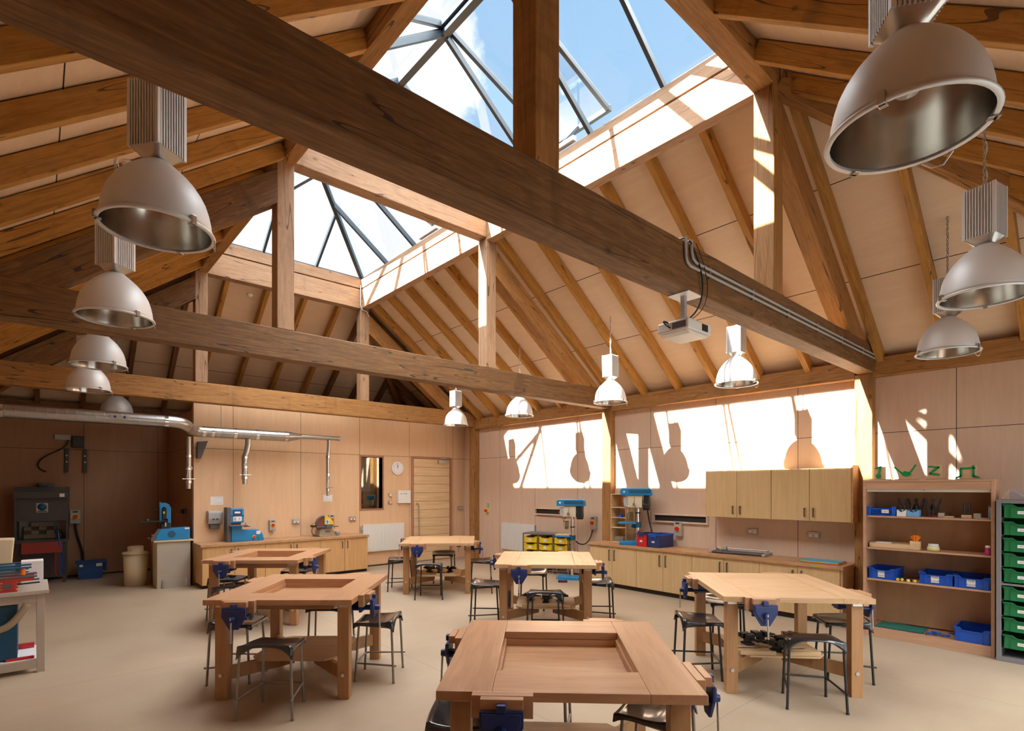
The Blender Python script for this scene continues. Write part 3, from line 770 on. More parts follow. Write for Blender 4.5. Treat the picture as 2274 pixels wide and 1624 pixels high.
# ------------------------------------------------------------------ stools
def make_stool(label, legmat):
    t = thing('stool', label, 'stool', (0, 0, 0), 0, 'moulded workshop stools')
    def top(u, v):
        x = (u-.5)*2; y = (v-.5)*2         # y=-1 is the outer lip
        hw = .205 if y < 0 else .205-.03*y
        z = .522 + .045*max(0, -y)**2.2*(1-.55*abs(x)**2.5) + .008*x*x - .010*(1-x*x)*(1-y*y)
        return (x*hw, y*.175, z - .006*max(0, y)**2)
    def skirt(u, v):
        x = (u-.5)*2; b0 = top(u, 0); dpt = .022 + .075*abs(x)**3.5
        return (b0[0]*(1+.02*v), b0[1]-.014*v, b0[2]-dpt*v)
    def skirt2(u, v):
        x = (u-.5)*2; b0 = top(u, 1); dpt = .015 + .03*abs(x)**4
        return (b0[0], b0[1]+.006*v, b0[2]-dpt*v)
    def side(s_):
        def f(u, v):
            b0 = top(0 if s_ < 0 else 1, u); y = u*2-1
            dpt = .018 + (.079*max(0, -y)**4) + (.027*max(0, y)**5)
            return (b0[0]*(1+.02*v*max(0, -y)**4), b0[1]-.014*v*max(0, -y)**8, b0[2]-dpt*v)
        return f
    st = MB(); st.grid(top, 16, 14); st.grid(skirt, 16, 3); st.grid(skirt2, 16, 2); st.grid(side(-1), 14, 3); st.grid(side(1), 14, 3)
    st.build('seat', M['seat'], t, solid=.007)
    P = {}
    for sx_ in (-1, 1):
        P[sx_, -1] = ((sx_*.193, -.168, .49), (sx_*.213, -.19, 0)); P[sx_, 1] = ((sx_*.150, .135, .508), (sx_*.165, .165, 0))
    for k in P:
        a, c = P[k]; MB().rod(a, c, .0105, n=10).rod((c[0], c[1], .014), (c[0], c[1], 0), .0125, n=10).build('leg', legmat, t)
    def at(k, z):
        a, c = map(Vector, P[k]); return a + (c-a)*((a.z-z)/(a.z-c.z))
    for s_ in (-1, 1):
        q0, q1 = at((s_, -1), .155), at((s_, 1), .165)
        MB().rod(q0+(q0-q1).normalized()*.03, q1, .0085, n=8).build('footrest', legmat, t)
    MB().rod(at((-1, 1), .165), at((1, 1), .165), .0085, n=8).build('footrest', legmat, t)
    MB().rod((-.15, .13, .505), (.15, .13, .505), .009, n=8).rod((-.15, .135, .505), (-.19, -.165, .49), .009, n=8).rod((.15, .135, .505), (.19, -.165, .49), .009, n=8).build('seat_rail', legmat, t)
    return t
sg = make_stool('x', M['greymetal']); tg = tree(sg); sb = make_stool('x', M['blackmetal']); tb = tree(sb)
stools = [  # x, y, facing (deg: local outer lip direction is -y), kind, label
 ('g', 1.415, 4.427, -41, 'grey-legged stool pushed in front of the second beech bench, whole seat showing'),
 ('g', 1.42, 5.40, -131, 'grey-legged stool behind the front vice of the second beech bench'),
 ('g', 2.40, 4.62, 49, 'grey-legged stool on the door side of the second beech bench'),
 ('g', 2.30, 5.50, 139, 'grey-legged stool behind the second beech bench, seat just under its top'),
 ('g', 1.97, 8.00, -131, 'grey-legged stool beside the vice of the bench at the sander cupboards'),
 ('g', 1.86, 7.22, -41, 'stool half hidden behind the back edge of the second beech bench'),
 ('g', 2.93, 8.15, 139, 'stool under the bench at the sander cupboards, blue sheen on seat'),
 ('b', 4.70, 8.22, -128, 'black-legged stool on the cupboard side of the bench by the panelled door'),
 ('b', 4.70, 7.32, -38, 'black-legged stool facing us at the bench by the panelled door'),
 ('b', 5.66, 8.36, 142, 'black-legged stool behind the bench by the panelled door, blue sheen on seat'),
 ('b', 5.62, 7.20, 52, 'black-legged stool at the corner post side of the bench by the door'),
 ('b', 4.34, 5.42, -135, 'black-legged stool on the door side of the bench by the yellow trays'),
 ('b', 4.47, 4.50, -45, 'black-legged stool facing us at the bench by the yellow trays'),
 ('b', 5.40, 5.70, 135, 'black-legged stool behind the bench by the yellow trays'),
 ('b', 5.50, 4.58, 45, 'black-legged stool on the cupboard side of the bench by the yellow trays'),
 ('b', 4.66, 2.66, -137, 'black-legged stool beside the brush of the bench by the wall cupboards'),
 ('b', 4.73, 1.72, -55, 'black-legged stool facing us at the bench by the wall cupboards, fully visible'),
 ('b', 5.62, 1.78, 38, 'black-legged stool beside the open shelf, shiny seat turned to the shelf'),
 ('b', 5.62, 2.90, 130, 'black-legged stool glimpsed behind the far leg of the bench by the wall cupboards'),
 ('g', 1.76, 2.38, -134, 'stool at the vice side of the closest beech bench, glossy seat cut by the frame'),
 ('g', 2.58, 1.74, 20, 'stool under the near corner of the closest beech bench, glossy seat cut by the frame'),
 ('g', 2.56, 2.62, 136, 'stool hidden under the far side of the closest beech bench'),
]
first = {'g': sg, 'b': sb}; used = set()
for kd, x, y, a, lb in stools:
    src, tr = (sg, tg) if kd == 'g' else (sb, tb)
    if kd not in used:
        used.add(kd); src.location = (x, y, 0); src.rotation_euler = (0, 0, R(a)); src['label'] = lb
    else: copytree(src, tr, (x, y, 0), R(a), lb)

# black metalwork vices stored on the lower shelves
def small_vice(label):
    o = MB()
    o.box(-.04, .04, -.05, .05, 0, .02); o.box(-.025, .025, -.03, .03, .02, .06); o.box(-.04, .04, -.055, -.02, .05, .10); o.box(-.04, .04, .01, .05, .05, .10)
    o.box(-.02, .02, -.02, .11, .055, .08); o.rod((0, -.055, .068), (0, -.14, .068), .009); o.rod((-.06, -.13, .068), (.06, -.13, .068), .005); o.box(-.05, .05, .05, .075, .06, .10)
    return o
def bench_local(B, x, y):
    a = R(B[2]); return (B[0]+x*math.cos(a)-y*math.sin(a), B[1]+x*math.sin(a)+y*math.cos(a))
vm = None
places = {'by the wall cupboards': (B5, [(-.20, -.02, 20), (-.05, .08, 100), (.08, -.10, 200), (.20, .05, 300), (-.02, -.22, 60)]),
          'by the yellow trays': (B4, [(-.20, .05, 80), (0, -.04, 0), (.18, .04, 280), (.03, .18, 150)]),
          'by the panelled door': (B6, [(-.18, .05, 70), (0, -.05, 10), (.18, .02, 260)])}
posn = ['leftmost', 'second from the left', 'third from the left', 'fourth from the left', 'frontmost']
for where, (B, lst) in places.items():
    for k, (x, y, a) in enumerate(lst):
        X, Y = bench_local(B, x, y)
        if vm is None: vm = small_vice('').build('metal_vice', M['blackmetal'], bevel=.003); o = vm
        else: o = vm.copy(); C.objects.link(o)
        o.location = (X, Y, .273); o.rotation_euler = (0, 0, R(B[2]+a))
        tag(o, 'black metal vice on the bench shelf %s, %s' % (where, posn[k]), 'vice', 'loose metal vices on the lower shelves')
# wooden bench hooks on the lower shelves
def hook():
    return MB().box(-.15, .15, -.09, .09, 0, .014).box(-.15, .15, -.09, -.065, .014, .034).box(-.15, .10, .065, .09, -.0, .014)
hm = None
for B, lst, where in ((B5, [(-.22, -.27, 0), (.16, -.26, 8)], 'by the wall cupboards'), (B4, [(-.14, -.27, 4), (.16, -.25, -6)], 'by the yellow trays'), (B6, [(.12, -.27, 0)], 'by the panelled door')):
    for k, (x, y, a) in enumerate(lst):
        X, Y = bench_local(B, x, y)
        if hm is None: hm = hook().build('bench_hook', M['pine'], bevel=.002); o = hm
        else: o = hm.copy(); C.objects.link(o)
        o.location = (X, Y, .273); o.rotation_euler = (0, 0, R(B[2]+a))
        tag(o, 'wooden bench hook on the %s front of the lower shelf %s' % (('left', 'right')[k], where), 'bench hook', 'wooden bench hooks')
# brushes hanging on bench legs, sawing clamp under the middle bench
def hang_brush(B, x, y, label, mat, group='hanging bench brushes'):
    X, Y = bench_local(B, x, y)
    t = thing('bench_brush', label, 'brush', (X, Y, .30), R(B[2]), group)
    MB().box(-.012, .012, -.02, .02, .0, .26).rod((0, 0, .26), (0, 0, .30), .008).build('handle', M['pine'], t, bevel=.004)
    MB().box(-.045, -.012, -.018, .018, .01, .20).build('bristle_row', mat, t)
    return t
bristle = plain('bristles', (.38, .22, .10, 1), .9, var=.4)
hang_brush(B5, -.47, .60, 'wooden bristle brush hanging on the left rear leg of the bench by the wall cupboards', bristle)
hang_brush(B4, -.40, -.51, 'dark brush hanging inside the left leg of the bench by the yellow trays', M['blackmetal'])
X, Y = bench_local(B4, .22, .12)
t = thing('clamp', 'blue and red clamp hanging from wires under the bench by the yellow trays', 'clamp', (X, Y, .50), R(B4[2]))
MB().box(-.06, .06, -.02, .02, 0, .016).box(-.06, .06, -.02, -.013, .016, .032).build('frame', M['machblue'], t, bevel=.002)
MB().box(-.03, .03, -.024, -.02, .003, .026).build('grip', M['red'], t, bevel=.002)
MB().tube([(-.05, 0, .014), (-.08, 0, .08), (-.06, 0, .12), (-.08, 0, .16), (-.08, 0, .29)], .005, 6).tube([(.05, 0, .014), (.07, 0, .12), (.09, 0, .20), (.09, 0, .29)], .005, 6).build('hanger', M['steel'], t)
# ------------------------------------------------------------------ fitted cupboards
def handle(par, x, y, z0, z1, mat=None):
    h = MB(); h.box(x-.008, x+.008, y-.030, y-.020, z0, z1); h.box(x-.008, x+.008, y-.022, y, z0, z0+.012); h.box(x-.008, x+.008, y-.022, y, z1-.012, z1)
    return h.build('handle', mat or M['handle'], par, bevel=.002)
def cupboard(name, label, loc, rz, w, d, z0, z1, mat, hz, group, side_r=False, plinth=True, cat='cupboard'):
    """Two-door unit, local x to the right, -y to the front, origin at the floor below its left front corner."""
    t = thing(name, label, cat, loc, rz, group)
    b = MB(); b.box(.001, w-.001, .0215, d, z0, z1); b.build('body', mat, t); MB().box(.001, w-.001, .0185, .021, z0+.002, z1-.004).build('shadow_gap', M['gap'], t)  # dark sheet behind the doors paints the shade in their gaps
    for k in range(2):
        x0, x1 = k*w/2+.003, (k+1)*w/2-.003
        dr = MB().box(x0, x1, 0, .018, z0+.002, z1-.003).build('door', mat, t, bevel=.0012)
        handle(dr, (w/2-.055 if k == 0 else w/2+.055), 0, hz[0], hz[1])
    if plinth: MB().box(.0, w, .05, .065, 0, z0-.001).build('plinth', M['gap'], t)
    return t
# along the sunlit wall: front plane x = 7.55, units run from y 6.45 down to 2.39
yy = [6.46, 5.45, 4.43, 3.405, 2.395]
nm = ['below the bench drill and red crate', 'second from the bench drill', 'behind the pale workbench vice', 'at the end beside the open shelf']
for k in range(4):
    cupboard('base_cupboard', 'low two-door birch cupboard under the long worktop, %s' % nm[k], (7.55, yy[k], 0), -PI/2, yy[k]-yy[k+1], .575, .075, .715, M['door_ply'], (.47, .655), 'base cupboards along the sunlit wall')
wt = MB().box(7.52, 7.965, 2.352, 6.475, .7165, .756).box(7.965, 8.125, 2.375, 6.34, .7165, .756)
tag(wt.build('worktop', M['worktop'], bevel=.002), 'long solid wood worktop along the sunlit wall', 'worktop')
tag(MB().box(7.545, 7.96, 2.362, 2.392, .0, .7155).build('end_panel', M['worktop'], bevel=.002), 'brown end panel closing the low cupboards beside the open shelf', 'panel')
# under the sanders: front plane y = 10.45
xx = [2.148, 3.175, 4.196, 5.20]
nm = ['under the blue band sander', 'between the two sanders', 'under the disc sander beside the radiator']
for k in range(3):
    cupboard('base_cupboard', 'low warm-toned two-door cupboard %s' % nm[k], (xx[k], 10.45, 0), 0, xx[k+1]-xx[k], .60, .06, .715, M['door_ply_warm'], (.52, .66), 'base cupboards under the sanders')
tag(MB().box(2.12, 5.215, 10.42, 11.055, .7165, .76).build('worktop', M['worktop'], bevel=.002), 'shorter solid wood worktop carrying the two sanders', 'worktop')
# wall cupboards
for k, (a, c) in enumerate(((4.345, 3.347), (3.345, 2.345))):
    cupboard('wall_cupboard', 'pale two-door wall cupboard above the worktop, %s' % ['next to the long air slot', 'next to the wall post'][k], (7.80, a, 0), -PI/2, a-c, .325, 1.295, 2.0, M['door_ply'], (1.35, 1.47), 'wall cupboards', plinth=False)
tag(MB().box(7.79, 8.125, 2.322, 2.342, 1.29, 2.03).build('end_panel', M['worktop'], bevel=.002), 'thin brown end panel on the wall cupboards beside the wall post', 'panel')
# ------------------------------------------------------------------ open shelf unit
SX, SY0, SY1 = 7.39, .92, 2.10   # front plane, ends
sh = thing('open_shelf', 'wide open birch shelf unit standing against the wall post', 'shelf', (SX, SY1, 0), -PI/2)
W_ = SY1-SY0; D_ = .43; HS = 1.81
for x in (0, W_-.03): MB().box(x, x+.03, 0, D_, 0, HS).build('side_panel', M['shelfwood'], sh, bevel=.002)
MB().box(.03, W_-.03, D_-.012, D_, .12, HS-.02).build('back_panel', flatwood('shelf_back', (.40, .23, .12, 1), (.52, .32, .18, 1), (6, 6, 2)), sh)
MB().box(.0, W_, -.004, D_, HS, HS+.022).build('top_panel', M['shelfwood'], sh, bevel=.002)
MB().box(.03, W_-.03, .002, .02, 1.725, HS-.001).build('front_rail', M['shelfwood'], sh, bevel=.002)
MB().box(.03, W_-.03, .002, .02, 0, .105).rod((.12, .003, .055), (.12, -.002, .055), .006).rod((.35, .003, .055), (.35, -.002, .055), .006).rod((.8, .003, .055), (.8, -.002, .055), .006).build('kick_rail', M['shelfwood'], sh, bevel=.002)
MB().box(.03, W_-.03, .03, D_-.012, .085, .105).build('bottom_panel', M['shelfwood'], sh)
for z in (1.395, 1.02, .655):
    MB().box(.031, W_/2-.001, .02, D_-.013, z, z+.02).build('shelf_board', M['shelfwood'], sh, bevel=.0015)
    MB().box(W_/2+.001, W_-.031, .02, D_-.013, z, z+.02).build('shelf_board', M['shelfwood'], sh, bevel=.0015)
MB().box(.032, W_-.032, .03, .05, 1.695, 1.724).build('shutter_edge', M['white'], sh)
MB().rod((W_/2, .0, 1.715), (W_/2, -.006, 1.715), .008).build('lock', M['steel'], sh)
Z1, Z2, Z3, Z0 = 1.4155, 1.0405, .6755, .1055
def onsh(lx, ly): return (SX+ly, SY1-lx)       # local to world
def tray(w, d, h, mat, name, label, x, y, z, group=None, text=None, rz=-PI/2, cat='tray'):
    """Moulded storage tray with a dipped front and a thick rim; origin at its front left bottom corner."""
    t = thing(name, label, cat, (x, y, z), rz, group)
    b = MB(); q = .008; th = .004
    def hz(u): # rim height along the front: dips in the middle
        return h if u < .2 or u > .8 else h-.022
    pts = [0, .16, .24, .76, .84, 1]
    hh = [h, h, h*.80, h*.80, h, h]
    for i in range(5):
        x0_, x1_ = pts[i]*w, pts[i+1]*w
        b.prism([(x0_ + (q if i == 0 else 0), 0), (x1_ - (q if i == 4 else 0), 0), (x1_, hh[i+1]), (x0_, hh[i])], .006, .006+th)
        b.prism([(x0_, hh[i]-.002), (x1_, hh[i+1]-.002), (x1_, hh[i+1]+.008), (x0_, hh[i]+.008)], -.008, .012)
    b.prism([(q, 0), (w-q, 0), (w, h), (0, h)], d-th, d)
    b.prism([(.006, .006), (d, .006), (d, h), (.0, h)], 0, th, 'x', T(0, 0, 0, 0, 0)) if False else None
    b.box(.004, .008, .006, d, 0, h); b.box(w-.008, w-.004, .006, d, 0, h); b.box(q, w-q, .008, d, 0, .004)
    b.box(-.006, .008, -.006, d+.004, h-.004, h+.008); b.box(w-.008, w+.006, -.006, d+.004, h-.004, h+.008); b.box(.008, w-.008, d-.006, d+.006, h-.004, h+.008)
    for u in (.12, .78, .92): b.box(u*w, u*w+.005, .0, .007, .004, h*.78)
    b.build('body', mat, t)
    return t
def label_card(par, x0, x1, z0, z1, y, lines=(), size=.02):
    c_ = MB().box(x0, x1, y-.0015, y, z0, z1).build('label_card', M['paper'], par)
    for k, tx in enumerate(lines):
        cu = bpy.data.curves.new('lettering', 'FONT'); cu.body = tx; cu.size = size; cu.align_x = 'CENTER'; cu.align_y = 'CENTER'; cu.extrude = .0003
        cu.materials.append(M['ink'])
        o = bpy.data.objects.new('lettering', cu); C.objects.link(o); o.parent = c_
        n_ = len(lines); o.location = ((x0+x1)/2, y-.0022, z1-(z1-z0)*(k+.5)/n_); o.rotation_euler = (PI/2, 0, 0)
        me = bpy.data.meshes.new_from_object(o); q_ = bpy.data.objects.new('lettering', me); C.objects.link(q_); q_.parent = c_; q_.location = o.location; q_.rotation_euler = o.rotation_euler; bpy.data.objects.remove(o)
    return c_
def card_rules(par, x0, x1, z0, z1, y, n=1):
    m_ = MB()
    for k in range(n): zz = z1-(z1-z0)*(k+.7)/(n+.4); m_.box(x0+.15*(x1-x0), x1-.15*(x1-x0), y-.0022, y-.0016, zz-.0015, zz+.0015)
    return m_.build('printed_line', M['ink'], par)
# bottom and middle blue trays
lx = lambda y: SY1-y
for (a, w, txt, lb) in ((.045, .27, ('FILES', 'Small'), 'blue storage tray at the post end of the middle shelf, handwritten files card'), (.535, .30, ('FILES', 'Smooth'), 'blue storage tray in the middle of the shelf beside the yellow caps, files card'), (.842, .30, ('FILES', 'Round'), 'blue storage tray touching the shelf side by the green trays, files card')):
    x, y = onsh(a, .035); t = tray(w, .36, .12, M['trayblue'], 'storage_tray', lb, x, y, Z3+.001, 'blue trays on the open shelf')
    label_card(t, w*.36, w*.60, .022, .095, .004, txt, .026)
x, y = onsh(.845, .035); tray(.30, .37, .14, M['trayblue'], 'storage_tray', 'empty blue tray on the lowest shelf board', x, y, Z0+.001, 'blue trays on the open shelf')
# yellow capped tubes between the trays
for k, (a, d_) in enumerate(((.335, .06), (.37, .075), (.43, .05), (.485, .06))):
    x, y = onsh(a, d_)
    o = MB().rod((0, 0, .016), (.0, .09, .016), .009, n=12).build('glue_tube', M['blackmetal']); o.location = (x, y, Z3+.001); o.rotation_euler = (0, 0, -PI/2+.3*k)
    c_ = MB().rod((0, -.022, .016), (0, .002, .016), .0155, n=14).build('cap', M['yellow'], o, bevel=.002)
    tag(o, 'yellow-capped tool lying between blue trays, %s from the post' % ordn[k], 'tool', 'yellow-capped tools')
# green cutting mats and blue scraps on the lowest board
for k in range(3):
    x, y = onsh(.10+.01*k, .06+.008*k)
    o = MB().box(0, .45, 0, .24, 0, .006).build('cutting_mat', M['tealgreen'] if k else M['darkgrey']); o.location = (x, y, Z0+.001+.0065*k); o.rotation_euler = (0, 0, -PI/2+.02*k)
    tag(o, 'green cutting mat stacked on the lowest shelf board, %s of its pile' % ('dark bottom', 'middle', 'top')[k], 'mat', 'cutting mats')
for k in range(9):
    x, y = onsh(.60+.025*k+random.uniform(-.01, .01), .07+random.uniform(0, .12))
    o = MB().box(-.03, .03, -.006, .006, 0, .012).box(-.03, -.018, -.012, .02, 0, .012).box(.01, .02, -.01, .03, 0, .018).build('small_clamp', M['trayblue'] if k % 3 else M['steel'], bevel=.001)
    o.location = (x, y, Z0+.001+.012*(k % 3)); o.rotation_euler = (0, 0, k*1.3)
    tag(o, 'small blue clamp in the heap beside the empty blue tray', 'clamp', 'small clamps heaped on the lowest board')
# second board: wooden tray, small box with orange knob, wax tub, pink tin
x, y = onsh(.05, .06); t = thing('wooden_tray', 'shallow wooden tray on the second shelf board holding a white card', 'tray', (x, y, Z2+.001), -PI/2)
MB().box(0, .40, 0, .008, 0, .055).box(0, .40, .252, .26, 0, .055).box(0, .008, .008, .252, 0, .055).box(.392, .40, .008, .252, 0, .055).box(.008, .392, .008, .252, 0, .006).build('body', M['pine'], t, bevel=.001)
x, y = onsh(.17, .12); tag(MB().box(-.06, .08, -.05, .05, 0, .012).build('white_card', M['paper'], loc=(x, y, Z2+.05), rot=(0, 0, -PI/2)), 'white packet lying in the shallow wooden tray', 'packet')
x, y = onsh(.49, .10); t = thing('glue_box', 'small yellowish wooden box with an orange knob on top', 'box', (x, y, Z2+.001), -PI/2)
MB().box(-.045, .045, -.04, .04, 0, .095).build('body', M['pine'], t, bevel=.002)
kb = MB()
for k in range(7): a = k*2*PI/7; kb.rod((.012*math.cos(a), .012*math.sin(a), .10), (.038*math.cos(a), .038*math.sin(a), .15), .012, .014, 8)
kb.rod((0, 0, .095), (0, 0, .16), .02, .03, 10).build('knob', M['orange'], t)
x, y = onsh(.65, .12); t = thing('wax_tub', 'round pale yellow tub with a white lid on the second board', 'tub', (x, y, Z2+.001))
MB().lathe([(0, 0), (.055, 0), (.058, .02), (.052, .05), (0, .05)], 24).build('tub', M['wax'], t); MB().lathe([(0, .05), (.047, .05), (.047, .075), (0, .075)], 24).build('lid', M['paper'], t)
x, y = onsh(1.12, .04); t = thing('paint_tin', 'pink tin with a white lid at the end of the second board', 'tin', (x, y, Z2+.001))
MB().lathe([(0, 0), (.024, 0), (.024, .075), (0, .075)], 20).build('tin', plain('pink', (.45, .02, .16, 1), .4), t); MB().lathe([(0, .075), (.02, .075), (.02, .10), (0, .10)], 20).build('lid', M['white'], t)
# top board: blue crate, tool holders, wooden blocks
x, y = onsh(.035, .04); t = thing('lattice_crate', 'small bright blue lattice crate on the top board with a white card', 'crate', (x, y, Z1+.001), -PI/2)
b = MB(); cw, cd, chh = .28, .30, .085
b.box(0, cw, 0, cd, 0, .005)
for k in range(15): b.box(.01+k*.018, .014+k*.018, 0, .004, .005, chh-.01)
for k in range(4): b.box(0, cw, .0, .004, .012+k*.019, .016+k*.019)
b.box(0, cw, 0, .008, chh-.01, chh); b.box(0, cw, cd-.008, cd, .005, chh); b.box(0, .006, .0, cd, .005, chh); b.box(cw-.006, cw, .0, cd, .005, chh)
b.box(-.004, .035, -.006, .004, 0, chh+.022); b.box(cw-.035, cw+.004, -.006, .004, 0, chh+.022)
b.build('body', plain('bright_blue', (.005, .10, .62, 1), .4), t)
label_card(t, .145, .215, .03, .07, -.001); card_rules(t, .145, .215, .03, .07, -.001, 1)
def plier(x, y, z, a, label, tip):
    t = thing('spring_clamp', label, 'clamp', (x, y, z), a, 'black spring clamps on the top board')
    b = MB(); b.prism([(-.02, 0), (.02, 0), (.022, .06), (.05, .20), (.035, .205), (.0, .09), (-.035, .205), (-.05, .20), (-.022, .06)], -.012, .012)
    b.build('handles', M['blackmetal'], t, bevel=.003)
    MB().box(-.02, .02, -.014, .014, 0, .016).build('pads', tip, t, bevel=.002)
for k, (a_, d_, r_) in enumerate(((.36, .16, 0), (.44, .22, .2), (.52, .14, -.2), (.60, .2, .3), (.67, .15, .1))):
    x, y = onsh(a_, d_); plier(x, y, Z1+.001, -PI/2+r_, 'black spring clamp standing jaws down on the top board, %s from the post' % ordn[k], M['red'])
for (a_, w, mt, lb) in ((.33, .09, M['paper'], 'white open box holding black-handled clamps on the top board'), (.425, .115, plain('light_blue_box', (.16, .42, .75, 1), .5), 'light blue open box with red-tipped clamps on the top board')):
    x, y = onsh(a_, .03); t = thing('tool_box', lb, 'box', (x, y, Z1+.001), -PI/2)
    MB().prism([(0, 0), (w, 0), (w, .075), (w*.5, .045), (0, .075)], 0, .004).box(0, .004, .004, .09, 0, .075).box(w-.004, w, .004, .09, 0, .075).box(0, w, .004, .09, 0, .004).box(0, w, .086, .09, 0, .075).build('body', mt, t)
    for q in range(2):
        o = thing('pistol_clamp', 'black-handled clamp upright in the %s box' % ('white' if w < .1 else 'light blue') + (' near the post' if q == 0 else ' away from the post'), 'clamp', (x+.03, y-w*(.3+.42*q), Z1+.006), -PI/2, 'clamps in the open boxes')
        MB().rod((0, 0, 0), (0, 0, .12), .009, .007, 8).box(-.014, .014, -.008, .008, .0, .06).build('handle', M['blackmetal'], o, bevel=.002)
        MB().box(-.016, .016, -.010, .010, 0, .012).build('tip', M['red'], o)
for (a_, w, h_, lb) in ((.70, .055, .05, 'small cream block stack on the top board'), (.745, .09, .018, 'thin drilled wooden block holding short drill bits'), (.90, .085, .035, 'wooden block holding two tall black rods'), (1.0, .06, .055, 'pale cube shaped block on the top board'), (1.02, .11, .010, 'thin pale slat lying on the top board')):
    x, y = onsh(a_, .07 if w < .11 else .03); t = thing('wooden_block', lb, 'block', (x, y, Z1+.001), -PI/2)
    MB().box(0, w, 0, .05, 0, h_).build('body', M['pine'] if 'wooden' in lb else M['offwhite'], t, bevel=.002)
    if 'short' in lb:
        for q in range(6): MB().rod((.01+q*.014, .02, h_), (.01+q*.014, .02, h_+.02+.012*(q % 4)), .003, n=6).build('drill_bit', M['blackmetal'], t)
    if 'two tall' in lb:
        for q in range(2): MB().rod((.022+q*.04, .02, h_), (.022+q*.04, .02, h_+.13), .010, n=8).build('rod', M['blackmetal'], t)
x, y = onsh(1.125, .05); tag(MB().box(0, .006, 0, .16, 0, .13).box(.012, .018, .0, .15, 0, .12).build('thin_books', plain('pale_blue', (.45, .58, .75, 1), .5), loc=(x, y, Z1+.001), rot=(0, 0, -PI/2)), 'pale blue folders leaning upright at the end of the top board', 'folder')
# green acrylic figures on wooden stands on top of the shelf
def figure(k, a_, label, segs, disc=None, board=(.07, .15)):
    x, y = onsh(a_, .12); t = thing('acrylic_figure', label, 'model', (x, y, HS+.0235), -PI/2, 'green acrylic figures on stands')
    bw, bh = board
    MB().box(-bw, bw, 0, .006, .004, bh).build('backboard', M['pine'], t); MB().box(-bw-.03, bw+.04, -.03, .06, 0, .008).box(bw-.03, bw-.01, .006, .03, .008, .03).build('stand', M['shelfwood'], t)
    g = MB()
    for (ax, az, bx, bz) in segs:
        d = Vector((bx-ax, 0, bz-az)); ln = d.length; an = math.atan2(d.z, d.x)
        g.box(-.006, ln+.006, -.012, -.003, -.0095, .0095, T(ax, 0, az, 0, -an))
    if disc == 'round': g.rod((-.012, -.014, .045), (-.012, -.002, .045), .026, n=24)
    if disc == 'hex': g.prism([(-.045, .06), (-.02, .04), (.02, .04), (.05, .06), (.035, .09), (-.02, .10)], -.014, -.003)
    g.build('figure', M['greenacr'], t, bevel=.0015)
figure(0, .14, 'green figure shaped like a figure one with a disc foot', [(-.04, .135, .01, .155), (.01, .155, -.012, .05)], 'round', (.06, .155))
figure(1, .40, 'green winged figure shaped like a wide letter V', [(-.11, .145, -.02, .055), (.09, .165, .03, .07)], 'hex', (.075, .12))
figure(2, .67, 'green figure shaped like the letter Z', [(-.06, .145, .03, .135), (.03, .135, -.05, .065), (-.05, .065, .03, .055)], None, (.06, .165))
figure(3, .95, 'green bridge-like figure with two bent legs', [(-.06, .115, .055, .12), (-.06, .115, -.06, .035), (-.06, .035, -.10, .015), (.045, .145, .045, .035), (.045, .035, .09, .018)], None, (.075, .14))

# green tray unit
GX, GY = 7.30, .90
gu = thing('tray_unit', 'dark grey tray storage unit cut by the right picture edge', 'storage unit', (GX, GY, 0), -PI/2)
gw, gd, gh = 1.02, .45, 1.62
b = MB(); b.box(0, .04, 0, gd, .0, gh); b.box(gw-.04, gw, 0, gd, 0, gh); b.box(.04, gw-.04, 0, gd, gh-.035, gh); b.box(.04, gw-.04, 0, gd, .0, .045); b.box(.04, gw-.04, gd-.012, gd, .045, gh-.035)
b.box(.495, .525, .0, gd-.02, .045, gh-.035); b.box(.04, gw-.04, .0, .02, .765, .785)
b.build('frame', plain('unit_grey', (.20, .19, .20, 1), .45), gu, bevel=.003)
b = MB()
zt = [1.442, 1.270, 1.107, .953, .80] + [.618, .464, .31, .138]
for z in zt: b.box(.04, .052, .01, gd-.02, z-.008, z-.003); b.box(.483, .495, .01, gd-.02, z-.008, z-.003)
b.build('runner', M['steel'], gu)
for k, z in enumerate(zt):
    t = tray(.425, .40, .128, M['green'], 'storage_tray', 'green storage tray with a white name card, %s from the top' % ordn[k], GX-.003, GY-.055, z, 'green trays in the grey unit')
    label_card(t, .105, .185, .04, .07, .004); card_rules(t, .105, .185, .04, .07, .004, 1)
t = thing('wire_box', 'clear box with thin wires standing on top of the green tray unit', 'box', (GX+.12, GY-.09, gh+.001), -PI/2)
MB().box(0, .20, 0, .15, 0, .11).build('body', plain('pinkish_box', (.42, .33, .32, 1), .3), t, bevel=.003)
MB().tube([(-.05, -.01, .01), (.02, -.012, .10), (.10, -.012, .04), (.18, -.012, .005)], .002, 5).tube([(-.04, -.01, .05), (0, -.01, .10)], .002, 5).build('wire', M['white'], t)

# ------------------------------------------------------------------ radiators, wall slots, sockets
def radiator(label, loc, rz, w, h, y_in=.05):
    t = thing('radiator', label, 'radiator', loc, rz)
    b = MB(); b.box(0, w, -.055, -.048, .012, h-.012)
    n = int(w/.045)
    for k in range(n): b.box(k*w/n+.004, (k+1)*w/n-.004, -.062, -.056, .02, h-.02)
    b.box(0, w, -.010, -.004, .012, h-.012)
    b.build('panel', M['white'], t, bevel=.003)
    MB().box(0, w, -.06, -.002, h-.012, h).build('casing', M['white'], t, bevel=.002); MB().box(0, w, -.06, -.002, 0, .012).build('casing', M['white'], t, bevel=.002)
    MB().box(-.03, 0, -.045, -.01, h*.80, h*.93).rod((-.018, -.03, h*.8), (-.018, -.03, h*.65), .012).build('valve', M['grey'], t, bevel=.004)
    return t
radiator('long white radiator on the orange wall between cupboards and door', (5.36, YB-.0, .33), 0, 1.02, .59)
